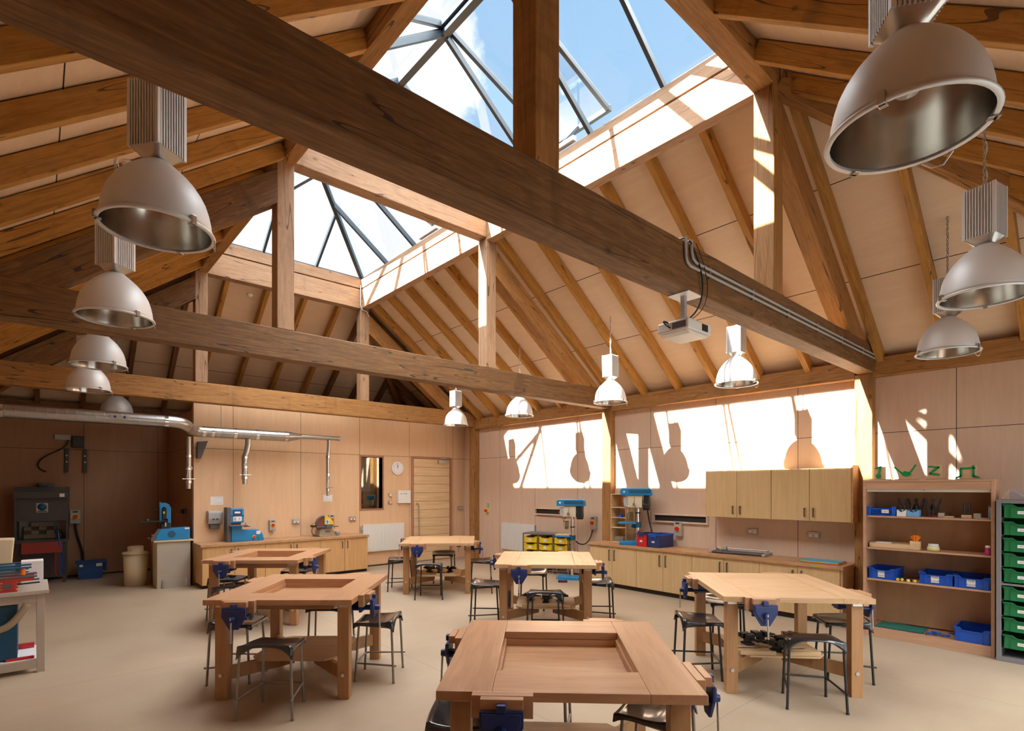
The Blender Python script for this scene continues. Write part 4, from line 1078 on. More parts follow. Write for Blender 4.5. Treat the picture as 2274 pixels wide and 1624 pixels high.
radiator('white radiator on the sunlit wall behind the yellow tray rack', (XR, 9.56, .335), -PI/2, 1.1, .60)
def slot(k, y0_, y1_, z0, z1, label):
    t = thing('air_grille', label, 'grille', (XR, y1_, 0), -PI/2, 'wall air slots'); w = y1_-y0_
    b = MB(); b.box(0, w, -.045, -.001, z1-.025, z1); b.box(0, w, -.045, -.001, z0, z0+.025); b.box(0, .025, -.045, -.001, z0+.025, z1-.025); b.box(w-.025, w, -.045, -.001, z0+.025, z1-.025)
    b.build('frame', flatwood('slot_frame', (.70, .55, .44, 1), (.78, .63, .52, 1)), t, bevel=.002)
    s_ = MB().box(.03, w-.03, -.006, -.001, z0+.03, z1-.03)
    for q in range(3): s_.box(.03, w-.03, -.014, -.004, z0+.035+q*(z1-z0-.06)/3, z0+.043+q*(z1-z0-.06)/3)
    s_.build('slots', M['slatedark'], t)
slot(0, 7.35, 8.47, 1.16, 1.31, 'long dark air slot behind the pillar drill')
slot(1, 4.47, 5.50, 1.145, 1.295, 'long dark air slot next to the wall cupboards')
def socket(label, loc, rz, w=.146, h=.086, kind='double'):
    t = thing('power_socket', label, 'socket', loc, rz, 'wall sockets')
    MB().box(-w/2, w/2, -.035, 0, -h/2, h/2).build('box', M['steel'], t, bevel=.006)
    b = MB()
    if kind == 'double':
        for s_ in (-1, 1): b.box(s_*.036-.016, s_*.036+.016, -.038, -.034, -.028, .012)
        b.box(-.022, -.004, -.040, -.034, .018, .032); b.box(.004, .022, -.040, -.034, .018, .032)
    else: b.box(-.012, .012, -.040, -.034, -.018, .018)
    b.build('socket_face', M['paper'], t, bevel=.002)
rzR = -PI/2
socket('double socket under the wall cupboards nearer the air slot', (XR, 3.751, 1.086), rzR)
socket('double socket under the wall cupboards nearer the wall post', (XR, 2.90, 1.088), rzR)
socket('double socket on the orange wall between the two sanders', (3.94, YB, 1.06), 0)
socket('double socket on the orange wall by the inner window', (5.14, YB, 1.07), 0)
socket('double socket on the strip between door and corner post', (7.98, YB, 1.23), 0)
socket('small white switch below the clock', (5.74+.30, YB, 1.575), 0, .07, .075, 's')
socket('small grey switch below the white switch', (5.74+.30, YB, 1.405), 0, .07, .075, 's')
def isolator(label, loc, rz, w=.12, h=.20):
    t = thing('isolator_switch', label, 'switch', loc, rz, 'isolator switches')
    MB().box(-w/2, w/2, -.07, 0, -h/2, h/2).build('box', M['grey'], t, bevel=.006)
    MB().rod((0, -.07, 0), (0, -.075, 0), w*.40).build('collar', M['yellow'], t)
    MB().rod((0, -.075, 0), (0, -.105, 0), w*.27, w*.24).build('knob', M['red'], t)
    MB().box(-w*.25, w*.25, -.072, -.069, h*.32, h*.42).build('mark', M['ink'], t)
    return t
isolator('grey isolator with red knob behind the pillar drill', (XR, 6.83, 1.06), rzR, .14, .24)
isolator('grey isolator with red knob half hidden behind the crates', (XR, 4.995, 1.055), rzR, .14, .24)
isolator('grey isolator with red knob beside the blue band sander', (3.48, YB, 1.01), 0, .12, .20)
isolator('grey isolator with red knob just behind the disc sander', (4.66, YB, 1.07), 0, .12, .20)
t = thing('emergency_stop', 'red emergency stop with a green sign by the corner post', 'button', (XR, 10.12, 1.19), rzR)
MB().box(-.04, .04, -.05, 0, -.045, .045).build('box', M['yellow'], t, bevel=.005); MB().rod((0, -.05, 0), (0, -.10, 0), .03).build('button', M['red'], t)
MB().box(-.035, .035, -.004, 0, .07, .17).build('sign', plain('sign_green', (.02, .35, .22, 1), .5), t); MB().box(-.022, .022, -.0055, -.0038, .09, .10).box(-.022, .022, -.0055, -.0038, .115, .125).box(-.022, .022, -.0055, -.0038, .14, .15).build('sign_mark', M['paper'], t)
# clock
t = thing('wall_clock', 'round white wall clock beside the door', 'clock', (6.22, YB, 2.18), 0)
MB().rod((0, 0, 0), (0, -.035, 0), .15, .148, 40).build('case', M['white'], t, bevel=.004)
MB().rod((0, -.035, 0), (0, -.038, 0), .135, .135, 40).build('dial', M['paper'], t)
b = MB()
for k in range(12): a = k*PI/6; b.box(-.003, .003, -.0415, -.0375, .105, .125, T(0, 0, 0, 0, a))
b.build('hour_mark', M['ink'], t)
MB().box(-.004, .004, -.044, -.041, -.01, .07, T(0, 0, 0, 0, R(4))).build('hour_hand', M['ink'], t); MB().box(-.003, .003, -.047, -.044, -.01, .11, T(0, 0, 0, 0, R(-8))).build('minute_hand', M['ink'], t)
# white panel box by the door
t = thing('alarm_panel', 'white control panel box between clock and door', 'panel', (6.37, YB, 1.52), 0)
MB().box(-.15, .17, -.07, 0, -.14, .15).build('cabinet', M['white'], t, bevel=.006)
MB().prism([(-.09, .06), (-.075, .095), (-.06, .06), (-.068, .06), (-.075, .078), (-.082, .06)], -.073, -.0705).box(-.03, .08, -.072, -.0705, .075, .082).build('marking', M['ink'], t)
# notices and soap dispenser
for k, (x, z, w, h_) in enumerate(((2.515, 1.50, .21, .15), (4.60, 1.52, .19, .14))):
    t = thing('paper_notice', ['white paper notice above the soap dispenser', 'white paper notice beside the thin duct drop'][k], 'notice', (x, YB, z), 0, 'paper notices')
    MB().box(-w/2, w/2, -.003, -.001, -h_/2, h_/2).build('sheet', M['paper'], t)
    b = MB()
    for q, zz in enumerate((.35, .05, -.18, -.35)): b.box(-w*.42, w*(.42 if q != 1 else .0), -.0042, -.0031, h_*zz-.002, h_*zz+.002)
    b.build('printed_line', M['grey'], t)
t = thing('soap_dispenser', 'grey wall dispenser above the sander worktop', 'dispenser', (2.47, YB, 1.19), 0)
MB().prism([(0, -.11), (-.10, -.11), (-.13, -.02), (-.13, .10), (-.10, .13), (0, .13)], -.12, .12, 'x').build('case', M['grey'], t, bevel=.01)
MB().box(-.08, .07, -.08, 0, -.20, -.11).build('drip_box', M['castgrey'], t, bevel=.005); MB().box(-.06, -.02, -.134, -.129, -.03, -.01).box(0, .04, -.134, -.129, -.03, -.01).build('marking', M['ink'], t)
# ------------------------------------------------------------------ extract ducting
def duct(name, pts, r, par, rib=0, n=24):
    return MB().tube(pts, r, n).build(name, M['galv'], par)
dt = thing('extract_duct', 'large silver spiral duct running across the unlit side', 'duct', (0, 10.3, 2.81))
def rel(p): return Vector(p)-Vector((0, 10.3, 2.81))
A = [(-.84, 10.3, 2.81), (1.62, 10.3, 2.81)]
bend1 = bez((1.62, 10.3, 2.81), (1.80, 10.3, 2.81), (1.86, 10.36, 2.79), (1.92, 10.45, 2.77), 8)
bend2 = bez((1.92, 10.45, 2.77), (2.0, 10.62, 2.73), (2.06, 10.7, 2.72), (2.22, 10.7, 2.72), 8)
duct('main_pipe', [rel(p) for p in A], .097, dt)
duct('bend', [rel(p) for p in bend1], .099, dt); duct('bend', [rel(p) for p in bend2], .099, dt)
duct('main_pipe', [rel((2.20, 10.7, 2.72)), rel((3.66, 10.7, 2.72))], .096, dt)
MB().rod(rel((3.66, 10.7, 2.72)), rel((3.92, 10.7, 2.735)), .098, .045, 24).build('reducer', M['galv'], dt)
duct('thin_pipe', [rel((3.92, 10.7, 2.735)), rel((4.68, 10.7, 2.74))], .043, dt)
b = MB()
for k in range(22):   # spiral lock seams
    x = -.75+k*.11
    if x < 1.6: b.tube([rel((x+.03*math.sin(q)*0+.012*q/6.3, 10.3+.0985*math.cos(q), 2.81+.0985*math.sin(q))) for q in [2*PI*i/24 for i in range(25)]], .0022, 5)
for k in range(12):
    x = 2.28+k*.115
    b.tube([rel((x+.012*q/6.3, 10.7+.0975*math.cos(q), 2.72+.0975*math.sin(q))) for q in [2*PI*i/24 for i in range(25)]], .0022, 5)
b.build('spiral_seam', M['steel'], dt)
for x, y, z in ((-.35, 10.3, 2.81), (1.60, 10.3, 2.81), (2.22, 10.7, 2.72), (2.36, 10.7, 2.72), (2.72, 10.7, 2.72), (3.1, 10.7, 2.72), (3.62, 10.7, 2.72)):
    MB().rod(rel((x-.025, y, z)), rel((x+.025, y, z)), .102, n=28).build('coupling_band', M['chrome'], dt)
MB().rod(rel((4.66, 10.7, 2.74)), rel((4.70, 10.7, 2.74)), .049).build('end_cap', M['galv'], dt)
g = MB().box(.86, 1.10, 10.19, 10.205, 2.79, 2.85, Matrix.Translation((0, -10.3, -2.81))).build('gauge_plate', M['steel'], dt, bevel=.004)
MB().rod(rel((.92, 10.19, 2.82)), rel((.92, 10.18, 2.82)), .018).rod(rel((1.04, 10.19, 2.82)), rel((1.04, 10.18, 2.82)), .018).build('dial', M['blueiron'], g)
MB().rod(rel((2.50, 10.7, 2.82)), rel((2.50, 10.7, 3.2)), .006).tube([rel((2.50, 10.7+.1*math.cos(q), 2.72+.1*math.sin(q))) for q in [2*PI*i/20 for i in range(21)]], .004, 6).build('hanger', M['steel'], dt)
def drop(name, x, y, z1, z0, r, off, label):
    t = thing(name, label, 'duct', (x, y, z1), 0, 'duct drops'); h = z0-z1
    MB().tube([(0, 0, 0), (0, 0, -.10), (off*.5, .0, -.25), (off, 0, -.34)], r, 18).build('upper_pipe', M['galv'], t)
    MB().rod((off, 0, -.33), (off, 0, h+.10), r, n=18).build('lower_pipe', M['galv'], t)
    for zz in (-.34, h*.62, h+.12): MB().rod((off, 0, zz-.02), (off, 0, zz+.02), r+.006, n=18).build('coupling_band', M['chrome'], t)
    MB().rod((off, 0, h+.14), (off, 0, h), r*.9, r*.8, 18).build('nozzle', M['steel'], t)
    v = MB(); v.rod((off-.10, -r, h+.17), (off+.10, -r, h+.17), .007); v.rod((off-.04, -r-.02, h+.17), (off-.02, -r-.01, h+.34), .008); v.lathe([(.028, 0), (.034, 0)], 16, T(off+.02, -r-.005, h+.36, PI/2)); v.tube([(off+.03*math.cos(q), -r-.01, h+.36+.03*math.sin(q)) for q in [2*PI*i/14 for i in range(15)]], .006, 6)
    v.build('damper_lever', M['steel'], t)
drop('duct_drop', 2.95, 10.7, 2.63, 1.80, .052, -.06, 'silver duct drop above the blue band sander')
drop('duct_drop', 4.47, 10.7, 2.70, 1.57, .036, -.02, 'thinner silver duct drop above the disc sander')
drop('duct_drop', 2.02, 10.85, 2.63, 1.72, .045, 0, 'silver duct drop at the corner of the niche above the bandsaw')
t = thing('bracket_plate', 'dark triangular metal bracket under the duct near the niche corner', 'bracket', (2.19, 10.97, 2.56), 0)
MB().prism([(0, 0), (.16, .02), (.05, -.30), (-.01, -.30)], 0, .085, 'y').build('plate', M['castgrey'], t)
# ------------------------------------------------------------------ blue band sander
t = thing('band_sander', 'blue upright band sander on the worktop with a blue motor base', 'sander', (2.62, 10.66, .761), 0)
MB().prism([(.04, 0), (.60, 0), (.575, .12), (.50, .205), (.22, .205), (.22, .30), (.04, .30)], 0, .22).build('base', M['machblue'], t, bevel=.008)
MB().box(-.03, .04, .02, .24, 0, .62).build('column', M['castgrey'], t, bevel=.006)
MB().prism([(.03, .34), (.25, .34), (.255, .36), (.255, .585), (.24, .60), (.04, .60), (.03, .585)], .02, .16).build('upper_guard', M['machblue'], t, bevel=.008)
MB().box(.045, .21, .05, .15, .28, .345).build('abrasive_band', M['sander'], t); MB().box(.028, .25, .014, .022, .462, .470).build('hinge_line', M['rubber'], t)
p = MB().box(.07, .215, .012, .02, .485, .57).build('plate', M['navy'], t); MB().box(.095, .19, .009, .0125, .512, .545).build('marking', M['paper'], p, bevel=.0)
p = MB().box(.07, .215, .012, .02, .37, .455).build('plate', M['paper'], t); MB().box(.085, .12, .009, .0125, .385, .44, T(0, 0, 0)).box(.165, .18, .009, .0125, .39, .435).build('marking', M['grey'], p)
MB().box(.0, .29, -.10, .06, .283, .297).box(.24, .34, -.04, .02, .262, .278).rod((.27, -.02, .297), (.27, -.02, .34), .006).build('work_table', M['castgrey'], t, bevel=.003)
MB().rod((.42, -.012, .075), (.42, .0, .075), .03).build('stop_collar', M['yellow'], t); MB().rod((.42, -.04, .075), (.42, -.01, .075), .02).build('stop_button', M['red'], t); MB().rod((.495, -.014, .075), (.495, .0, .075), .016).build('start_button', M['greenacr'], t)
MB().box(.46, .53, -.004, .002, .12, .18).build('warning_card', M['paper'], t)
MB().tube(bez((.60, .12, .04), (.80, .15, .02), (.88, .28, .04), (.86, .33, .16), 12), .007).build('power_cable', M['grey'], t)
# disc sander
t = thing('disc_sander', 'grey disc sander with a half yellow guard on the worktop', 'sander', (4.42, 10.78, .761), 0)
b = MB(); b.prism([(-.17, 0), (.17, 0), (.15, .10), (.10, .16), (-.12, .16), (-.15, .10)], -.12, .12)
b.box(-.20, .18, -.14, .14, 0, .02); b.build('base', plain('machine_beige', (.34, .31, .22, 1), .45), t, bevel=.006)
MB().rod((0, .04, .22), (0, .02, .22), .17, n=40).build('disc', M['sander'], t)
pr = [(.175*math.cos(R(a)), .225+.175*math.sin(R(a))) for a in range(0, 91, 6)] + [(0, .225)]
MB().prism(pr, -.005, .05).build('guard', M['yellow'], t, bevel=.003)
MB().lathe([(.172, -.01), (.185, -.01), (.185, .05), (.172, .05)], 24, T(0, .045, .225, PI/2), a0=PI*.5, a1=PI*1.0).build('guard_rim', M['castgrey'], t)
w_ = MB().box(.02, .085, -.009, -.005, .235, .325).build('warning_card', M['paper'], t); MB().rod((.052, -.0095, .29), (.052, -.012, .29), .022).box(.035, .07, -.0115, -.0092, .245, .262).build('marking', M['machblue'], w_)
MB().box(-.22, .22, -.17, -.015, .185, .20).box(-.04, .06, -.19, -.14, .17, .23).build('work_table', M['castgrey'], t, bevel=.003)
MB().box(-.30, -.20, -.12, -.02, .19, .235).build('switch_box', M['rubber'], t, bevel=.006); MB().box(-.285, -.235, -.10, -.04, .235, .25).build('collar', M['yellow'], t); MB().rod((-.26, -.07, .25), (-.26, -.07, .262), .02).build('stop_button', M['red'], t)
MB().box(-.04, .07, -.125, -.12, .085, .105).build('name_strip', plain('dark_red', (.28, .03, .02, 1), .5), t)
MB().tube(bez((-.27, -.06, .19), (-.32, -.05, .05), (-.26, -.10, .012), (-.16, -.15, .012), 12), .007).build('power_cable', M['rubber'], t)
MB().rod((.20, -.02, .05), (.26, -.10, .03), .035, .045).rod((.19, -.06, .14), (.19, -.06, .20), .006).build('dust_port', M['grey'], t)
# ------------------------------------------------------------------ scroll/band saw on cupboard stand
t = thing('saw_stand', 'cream board stand carrying the blue bandsaw in the niche corner', 'stand', (1.58, 11.02, 0), R(-2))
MB().box(0, .50, 0, .03, 0, .80).build('front_panel', M['offwhite'], t, bevel=.002); MB().box(0, .03, .03, .86, 0, .80).build('side_panel', M['cream'], t); MB().box(.47, .50, .03, .86, 0, .80).build('side_panel', M['cream'], t); MB().box(-.05, .545, -.03, .90, .80, .825).build('top_board', M['pine'], t, bevel=.003)
for x in (.07, .41): MB().prism([(0, 0), (-.03, 0), (-.03, .02), (-.012, .02), (-.012, .14), (0, .14)], x, x+.035, 'x').build('bracket', M['steel'], t)
t = thing('bandsaw', 'blue bench bandsaw with black table on the cream stand', 'bandsaw', (1.50, 11.06, .826), R(-2))
MB().prism([(.06, 0), (.58, 0), (.58, .215), (.14, .20), (.10, .13)], 0, .24).build('base', M['machblue'], t, bevel=.008)
MB().prism([(.0, 0), (.062, 0), (.14, .20), (.10, .20), (.0, .05)], .01, .23).build('control_panel', M['castgrey'], t, bevel=.004)
MB().rod((.02, -.0, .10), (.02, .012, .10), .016).build('switch', M['red'], t); MB().rod((.30, -.003, .10), (.30, .004, .10), .06, n=24).rod((.30, -.006, .10), (.30, -.002, .10), .02, n=16).build('vent_rose', M['machblue_dark'], t); MB().box(.50, .57, -.003, .002, .18, .205).build('maker_plate', M['paper'], t)
arch = [(.12, .20), (.12, .60), (.15, .62), (.22, .615), (.27, .59), (.30, .54), (.30, .20), (.25, .20), (.25, .30), (.18, .34), (.18, .20)]
MB().prism([(.13, .30), (.13, .66), (.15, .66), (.16, .645), (.22, .65), (.27, .62), (.30, .56), (.30, .20), (.25, .20), (.25, .36), (.19, .40), (.19, .32)], .06, .16).build('saw_frame', M['machblue'], t, bevel=.006)
MB().box(.17, .23, .02, .12, .36, .56).box(.15, .29, .0, .17, .20, .30).rod((.195, .0, .56), (.195, .0, .58), .02).build('blade_guard', M['rubber'], t, bevel=.004)
MB().box(.178, .20, .014, .022, .46, .50).build('yellow_mark', M['yellow'], t); MB().box(-.16, .24, -.04, .20, .325, .342).rod((-.05, .06, .342), (-.02, .06, .36), .05, .03).build('saw_table', M['rubber'], t, bevel=.003)
MB().rod((.10, .1, .52), (.06, .1, .52), .012).rod((.30, .1, .53), (.32, .1, .53), .014).build('tension_knob', M['rubber'], t); MB().box(.20, .22, -.012, .0, .24, .31, T(0, 0, 0)).build('lever', M['steel'], t)
socket('socket with black plugs in the niche above the bandsaw', (XN, 12.6, 1.22), -PI/2 + 0) if False else None
t = thing('power_socket', 'dark socket with plugs on the niche side wall above the bandsaw', 'socket', (XN, 11.75, 1.30), -PI/2, 'wall sockets')
MB().box(-.1, .1, -.03, 0, -.05, .05).build('box', M['castgrey'], t, bevel=.004); MB().box(-.07, -.02, -.07, -.03, -.04, .03).build('plug', M['rubber'], t, bevel=.004); MB().box(.03, .07, -.07, -.03, -.05, .02).build('plug', M['rubber'], t, bevel=.004)
# cream tall bin with lid
t = thing('dust_bin', 'tall cream plastic bin beside the saw stand', 'bin', (1.355, 11.70, 0))
MB().lathe([(0, 0), (.17, 0), (.185, .56), (0, .56)], 28).build('body', M['cream'], t); MB().lathe([(.19, .56), (.20, .56), (.20, .59), (.185, .60), (.12, .61), (.12, .68), (.13, .69), (.10, .70), (0, .70)], 28).build('lid', M['cream'], t); MB().tube([(.19*math.cos(q), .19*math.sin(q), .60-.04*math.sin(q/2)) for q in [PI+PI*i/12 for i in range(13)]], .006).build('carry_handle', M['rubber'], t)
# ------------------------------------------------------------------ brazing hearth
t = thing('brazing_hearth', 'dark metal brazing hearth with hood and red front in the dark niche', 'hearth', (-.27, 13.00, 0), R(-4))
MB().box(0, .74, .0, .50, .76, .80).box(.0, .74, -.02, .0, .74, .80).build('hearth_tray', M['darkgrey'], t, bevel=.003)
MB().prism([(-.10, .56), (-.06, .76), (.0, .76), (.0, .56)], .10, .66, 'x').build('red_apron', plain('hearth_red', (.30, .03, .02, 1), .45), t, bevel=.004)
MB().box(.0, .03, .02, .50, .80, 1.72).box(.71, .74, .02, .50, .80, 1.72).build('side_panel', M['darkgrey'], t)
MB().box(.03, .71, .46, .50, .80, 1.72).build('back_plate', M['grey'], t)
hd = MB().prism([(-.02, 1.55), (.50, 1.55), (.50, 1.75), (.04, 1.75), (-.02, 1.66)], -.005, .745, 'x').box(.03, .71, .03, .06, 1.16, 1.56).box(.0, .74, .02, .07, 1.14, 1.165).build('hood', M['darkgrey'], t)
pl_ = MB().box(.295, .455, .024, .0295, 1.29, 1.46).build('badge_plate', M['offwhite'], hd); MB().lathe([(0, 0), (.065, 0), (.065, .006), (0, .006)], 28, T(.375, .024, 1.39, PI/2)).lathe([(.03, .005), (.04, .005), (.04, .009), (.03, .009)], 20, T(.375, .024, 1.39, PI/2)).box(.31, .44, .019, .0245, 1.30, 1.32).build('badge_mark', M['machblue_dark'], pl_)
MB().box(.62, .69, -.026, -.019, 1.57, 1.63).build('warning_card', M['paper'], hd)
MB().lathe([(0, 0), (.09, 0), (.09, .07), (.07, .075), (0, .075)], 20, T(.37, .28, 1.75)).box(.44, .52, .22, .34, 1.75, 1.82).build('flue_motor', M['castgrey'], t)
k_ = 0
for row in range(4):
    for c_ in range(5):
        if (row, c_) in ((3, 0), (3, 4), (2, 4)): continue
        o = MB().box(0, .104, 0, .06, 0, .073).build('fire_brick', M['brick'] if (row*3+c_*c_+1) % 4 else plain('sooty_brick', (.14, .12, .10, 1), .9, var=.5), bevel=.003)
        o.location = Matrix.Rotation(R(-4), 3, 'Z') @ Vector((.10+.106*c_, .34-.02*row*0, .801+.0745*row)) + Vector((-.27, 13.0, 0)); o.rotation_euler = (0, 0, R(-4))
        tag(o, '%s fire brick in the %s course of the stack in the hearth' % (['first', 'second', 'middle', 'fourth', 'last'][c_], ['bottom', 'second', 'third', 'top'][row]), 'brick', 'fire bricks stacked in the hearth')
for x in (.03, .66): MB().box(x, x+.05, .02, .07, 0, .74).box(x, x+.05, .43, .48, 0, .74).build('leg', M['darkgrey'], t)
MB().box(.08, .66, .42, .45, .05, .70).build('lower_panel', M['castgrey'], t)
MB().tube(bez((.60, -.05, .95), (.62, -.1, .6), (.70, -.05, .4), (.66, .0, .15), 14), .012).build('gas_hose', M['trayblue'], t); MB().tube(bez((.55, -.04, .7), (.60, -.08, .4), (.52, -.05, .3), (.58, .0, .12), 14), .012).build('gas_hose', M['red'], t)
MB().rod((.58, -.03, .80), (.58, -.02, 1.05), .018).build('torch', M['rubber'], t)
isolator('grey isolator with red knob beside the brazing hearth', (.60, YF, 1.17), 0, .16, .26)
t = thing('wall_cable', 'black cable dropping from the isolator beside the hearth', 'cable', (.60, YF-.03, 1.03)); MB().tube(bez((0, 0, 0), (.02, -.02, -.4), (.22, -.03, -.6), (.06, -.04, -.95), 16), .018).build('cable', M['rubber'], t)
# blue lidded crate
t = thing('storage_crate', 'dark blue crate on the floor beside the brazing hearth', 'crate', (.60, 13.10, 0), R(-2))
MB().prism([(.03, 0), (.38, 0), (.41, .30), (0, .30)], 0, .30).build('body', plain('crate_blue', (.008, .07, .24, 1), .5), t, bevel=.005)
MB().box(-.02, .43, -.02, .32, .30, .33).prism([(.41, .15), (.45, .12), (.46, .33), (.42, .33)], 0, .30).build('lid', plain('crate_blue_lid', (.01, .06, .22, 1), .5), t, bevel=.004); MB().box(.04, .09, -.026, -.021, .24, .28).box(.29, .38, -.026, -.021, .235, .29).build('label_card', M['paper'], t)
# wall brackets with black cable on the niche rear wall
t = thing('wall_bracket', 'black twin wall bracket with a loose cable under the duct', 'bracket', (.47, YF, 2.30))
for x in (0, .28): MB().box(x-.03, x+.03, -.05, 0, -.26, .20).build('arm', M['blackmetal'], t, bevel=.003); MB().rod((x, -.052, .06), (x, -.05, .06), .012).rod((x, -.052, -.06), (x, -.05, -.06), .012).build('bolt', M['steel'], t)
MB().box(.08, .26, -.12, 0, .22, .44).build('motor_box', M['blackmetal'], t, bevel=.01); MB().box(-.18, .06, -.10, 0, .36, .46).build('junction_box', M['grey'], t, bevel=.008)
MB().tube(bez((.02, -.08, .38), (.04, -.12, .12), (-.36, -.1, .12), (-.42, -.08, -.12), 16) + bez((-.42, -.08, -.12), (-.42, -.08, -.22), (-.34, -.08, -.24), (-.30, -.08, -.26), 6), .012).build('cable', M['rubber'], t)
# ------------------------------------------------------------------ drills
def drill(t, H, tz, mat_head):
    """Drill with column at the local origin, facing -x (to the room's door side); H head height, tz table height."""
    MB().rod((0, 0, .0), (0, 0, H-.02), .035, n=20).build('column', M['chrome'], t)
    MB().box(-.16, .08, -.07, .07, H-.02, H+.19).build('gear_head', mat_head, t, bevel=.01)
    bl = MB().prism([(-.29, H+.19), (.24, H+.19), (.245, H+.20), (.235, H+.30), (.20, H+.315), (-.26, H+.315), (-.29, H+.29)], -.10, .10).build('belt_cover', M['machblue'], t, bevel=.012)
    MB().box(-.14, .23, -.1035, -.1005, H+.225, H+.285).build('side_stripe', M['machblue_dark'], bl); MB().lathe([(0, 0), (.018, 0), (.018, .003), (0, .003)], 16, T(-.22, -.1005, H+.25, PI/2)).build('badge', M['paper'], bl)
    MB().box(.10, .20, -.08, .08, H-.04, H+.19).rod((.09, 0, H+.02), (.20, 0, H+.02), .085).build('motor', M['blackmetal'], t, bevel=.008)
    MB().box(-.235, -.16, -.06, .06, H+.0, H+.16).build('switch_box', M['grey'], t, bevel=.006); MB().rod((-.235, -.02, H+.06), (-.26, -.02, H+.06), .018).build('stop_button', M['red'], t); MB().rod((-.235, -.02, H+.12), (-.25, -.02, H+.12), .015).build('start_button', M['greenacr'], t)
    MB().rod((-.17, 0, H-.02), (-.17, 0, H-.06), .045).build('quill_collar', plain('collar_copper', (.45, .16, .08, 1), .4), t); MB().rod((-.17, 0, H-.06), (-.17, 0, H-.13), .022, .016).rod((-.17, 0, H-.13), (-.17, 0, H-.20), .005).build('chuck', M['chrome'], t)
    h = MB(); h.rod((-.06, -.07, H+.04), (-.06, -.11, H+.04), .022)
    for k in range(3):
        a = R(80+120*k); h.rod((-.06, -.10, H+.04), (-.06+.13*math.cos(a), -.12, H+.04+.13*math.sin(a)), .006)
    h.build('feed_handle', M['steel'], t)
    MB().prism([(-.14, H-.25), (-.13, H-.10), (-.08, H-.10), (-.08, H-.25)], -.05, .05).build('chip_guard', M['pane'], t)
    MB().box(-.32, -.02, -.13, .13, tz, tz+.028).build('drill_table', M['machblue'], t, bevel=.004); MB().rod((0, 0, tz-.06), (0, 0, tz+.03), .06).rod((-.10, 0, tz-.02), (0, 0, tz-.03), .05).rod((0, -.10, tz-.03), (0, .10, tz-.03), .03).build('table_clamp', M['machblue_dark'], t, bevel=.002)
    MB().lathe([(.037, 0), (.046, 0), (.046, .02), (.037, .02)], 20, T(0, 0, tz+.18)).build('depth_collar', M['rubber'], t)
t = thing('pillar_drill', 'floor standing pillar drill with blue belt cover beside the yellow trays', 'drill', (7.70, 7.02, 0), R(-60))
drill(t, 1.20, .80, M['cream']); MB().box(-.28, .14, -.15, .15, 0, .05).build('floor_base', M['machblue'], t, bevel=.006)
MB().box(-.31, -.04, -.12, .12, .829, .85).build('wooden_pad', M['pine'], t, bevel=.002)
MB().tube(bez((.05, .05, .72), (.15, .10, .60), (.30, .18, .62), (.33, .28, .92), 14), .012).build('power_cable', M['rubber'], t)
t = thing('bench_drill', 'bench drill with blue belt cover standing on the worktop by the wall post', 'drill', (7.80, 5.60, .757), R(-60))
drill(t, .66, .36, M['cream']); MB().prism([(-.30, 0), (.10, 0), (.10, .04), (.06, .07), (-.30, .055)], -.13, .13).rod((0, 0, .04), (0, 0, .12), .055, .045).build('floor_base', M['machblue'], t, bevel=.006)
MB().tube(bez((.16, .04, .62), (.17, .10, .4), (.22, .10, .3), (.26, .06, .08), 12), .012).build('power_cable', M['rubber'], t)
# little open rack behind the bench drill
t = thing('small_rack', 'narrow open wooden rack behind the bench drill', 'rack', (7.83, 6.21, .757), -PI/2)
b = MB(); b.box(0, .012, 0, .26, 0, .87); b.box(.33, .342, 0, .26, 0, .87); b.box(.012, .33, .25, .26, 0, .87)
for z in (0, .26, .44, .62, .858): b.box(.012, .33, 0, .25, z, z+.012)
b.build('carcass', M['pine'], t)
tag(MB().box(0, .09, 0, .08, 0, .03).rod((.05, .04, .03), (.05, .04, .07), .02).build('glue_bottle', M['trayblue'], loc=(7.88, 6.10, 1.21), rot=(0, 0, -PI/2)), 'small blue item in the narrow rack behind the bench drill', 'bottle')
for k in range(6):
    o = MB().box(0, .012, 0, .14, 0, .09).build('router_part', M['offwhite'], loc=(7.87, 6.14-.03*k, .771), rot=(0, 0, -PI/2))
    tag(o, 'cream slotted piece in the bottom of the narrow rack', 'part', 'cream pieces in the narrow rack')
# folding crates
def crate(label, x, y, w, d, h, mat, rim, rz=-PI/2-.02):
    t = thing('folding_crate', label, 'crate', (x, y, .757), rz, 'coloured crates on the worktop')
    b = MB(); b.box(0, w, 0, .012, 0, h); b.box(0, w, d-.012, d, 0, h); b.box(0, .012, .012, d-.012, 0, h); b.box(w-.012, w, .012, d-.012, 0, h); b.box(.012, w-.012, .012, d-.012, 0, .012)
    b.build('body', mat, t, bevel=.006)
    r_ = MB(); r_.box(-.004, w+.004, -.004, .016, h-.004, h+.02); r_.box(-.004, w+.004, d-.016, d+.004, h-.004, h+.02); r_.box(-.004, .016, .016, d-.016, h-.004, h+.02); r_.box(w-.016, w+.004, .016, d-.016, h-.004, h+.02)
    r_.box(w*.28, w*.72, -.012, 0, h-.03, h+.022); r_.box(w*.28, w*.34, -.010, 0, h-.055, h-.02); r_.box(w*.66, w*.72, -.010, 0, h-.055, h-.02)
    r_.build('rim', rim, t, bevel=.002)
    label_card(t, w*.36, w*.60, h*.38, h*.52, -.001); card_rules(t, w*.36, w*.60, h*.38, h*.52, -.001, 1)
crate('red folding crate with dark blue rim on the worktop', 7.62, 5.50, .20, .34, .20, M['red'], M['navy'])
crate('navy folding crate beside the red crate on the worktop', 7.63, 5.285, .23, .40, .20, M['navy'], M['trayblue'])
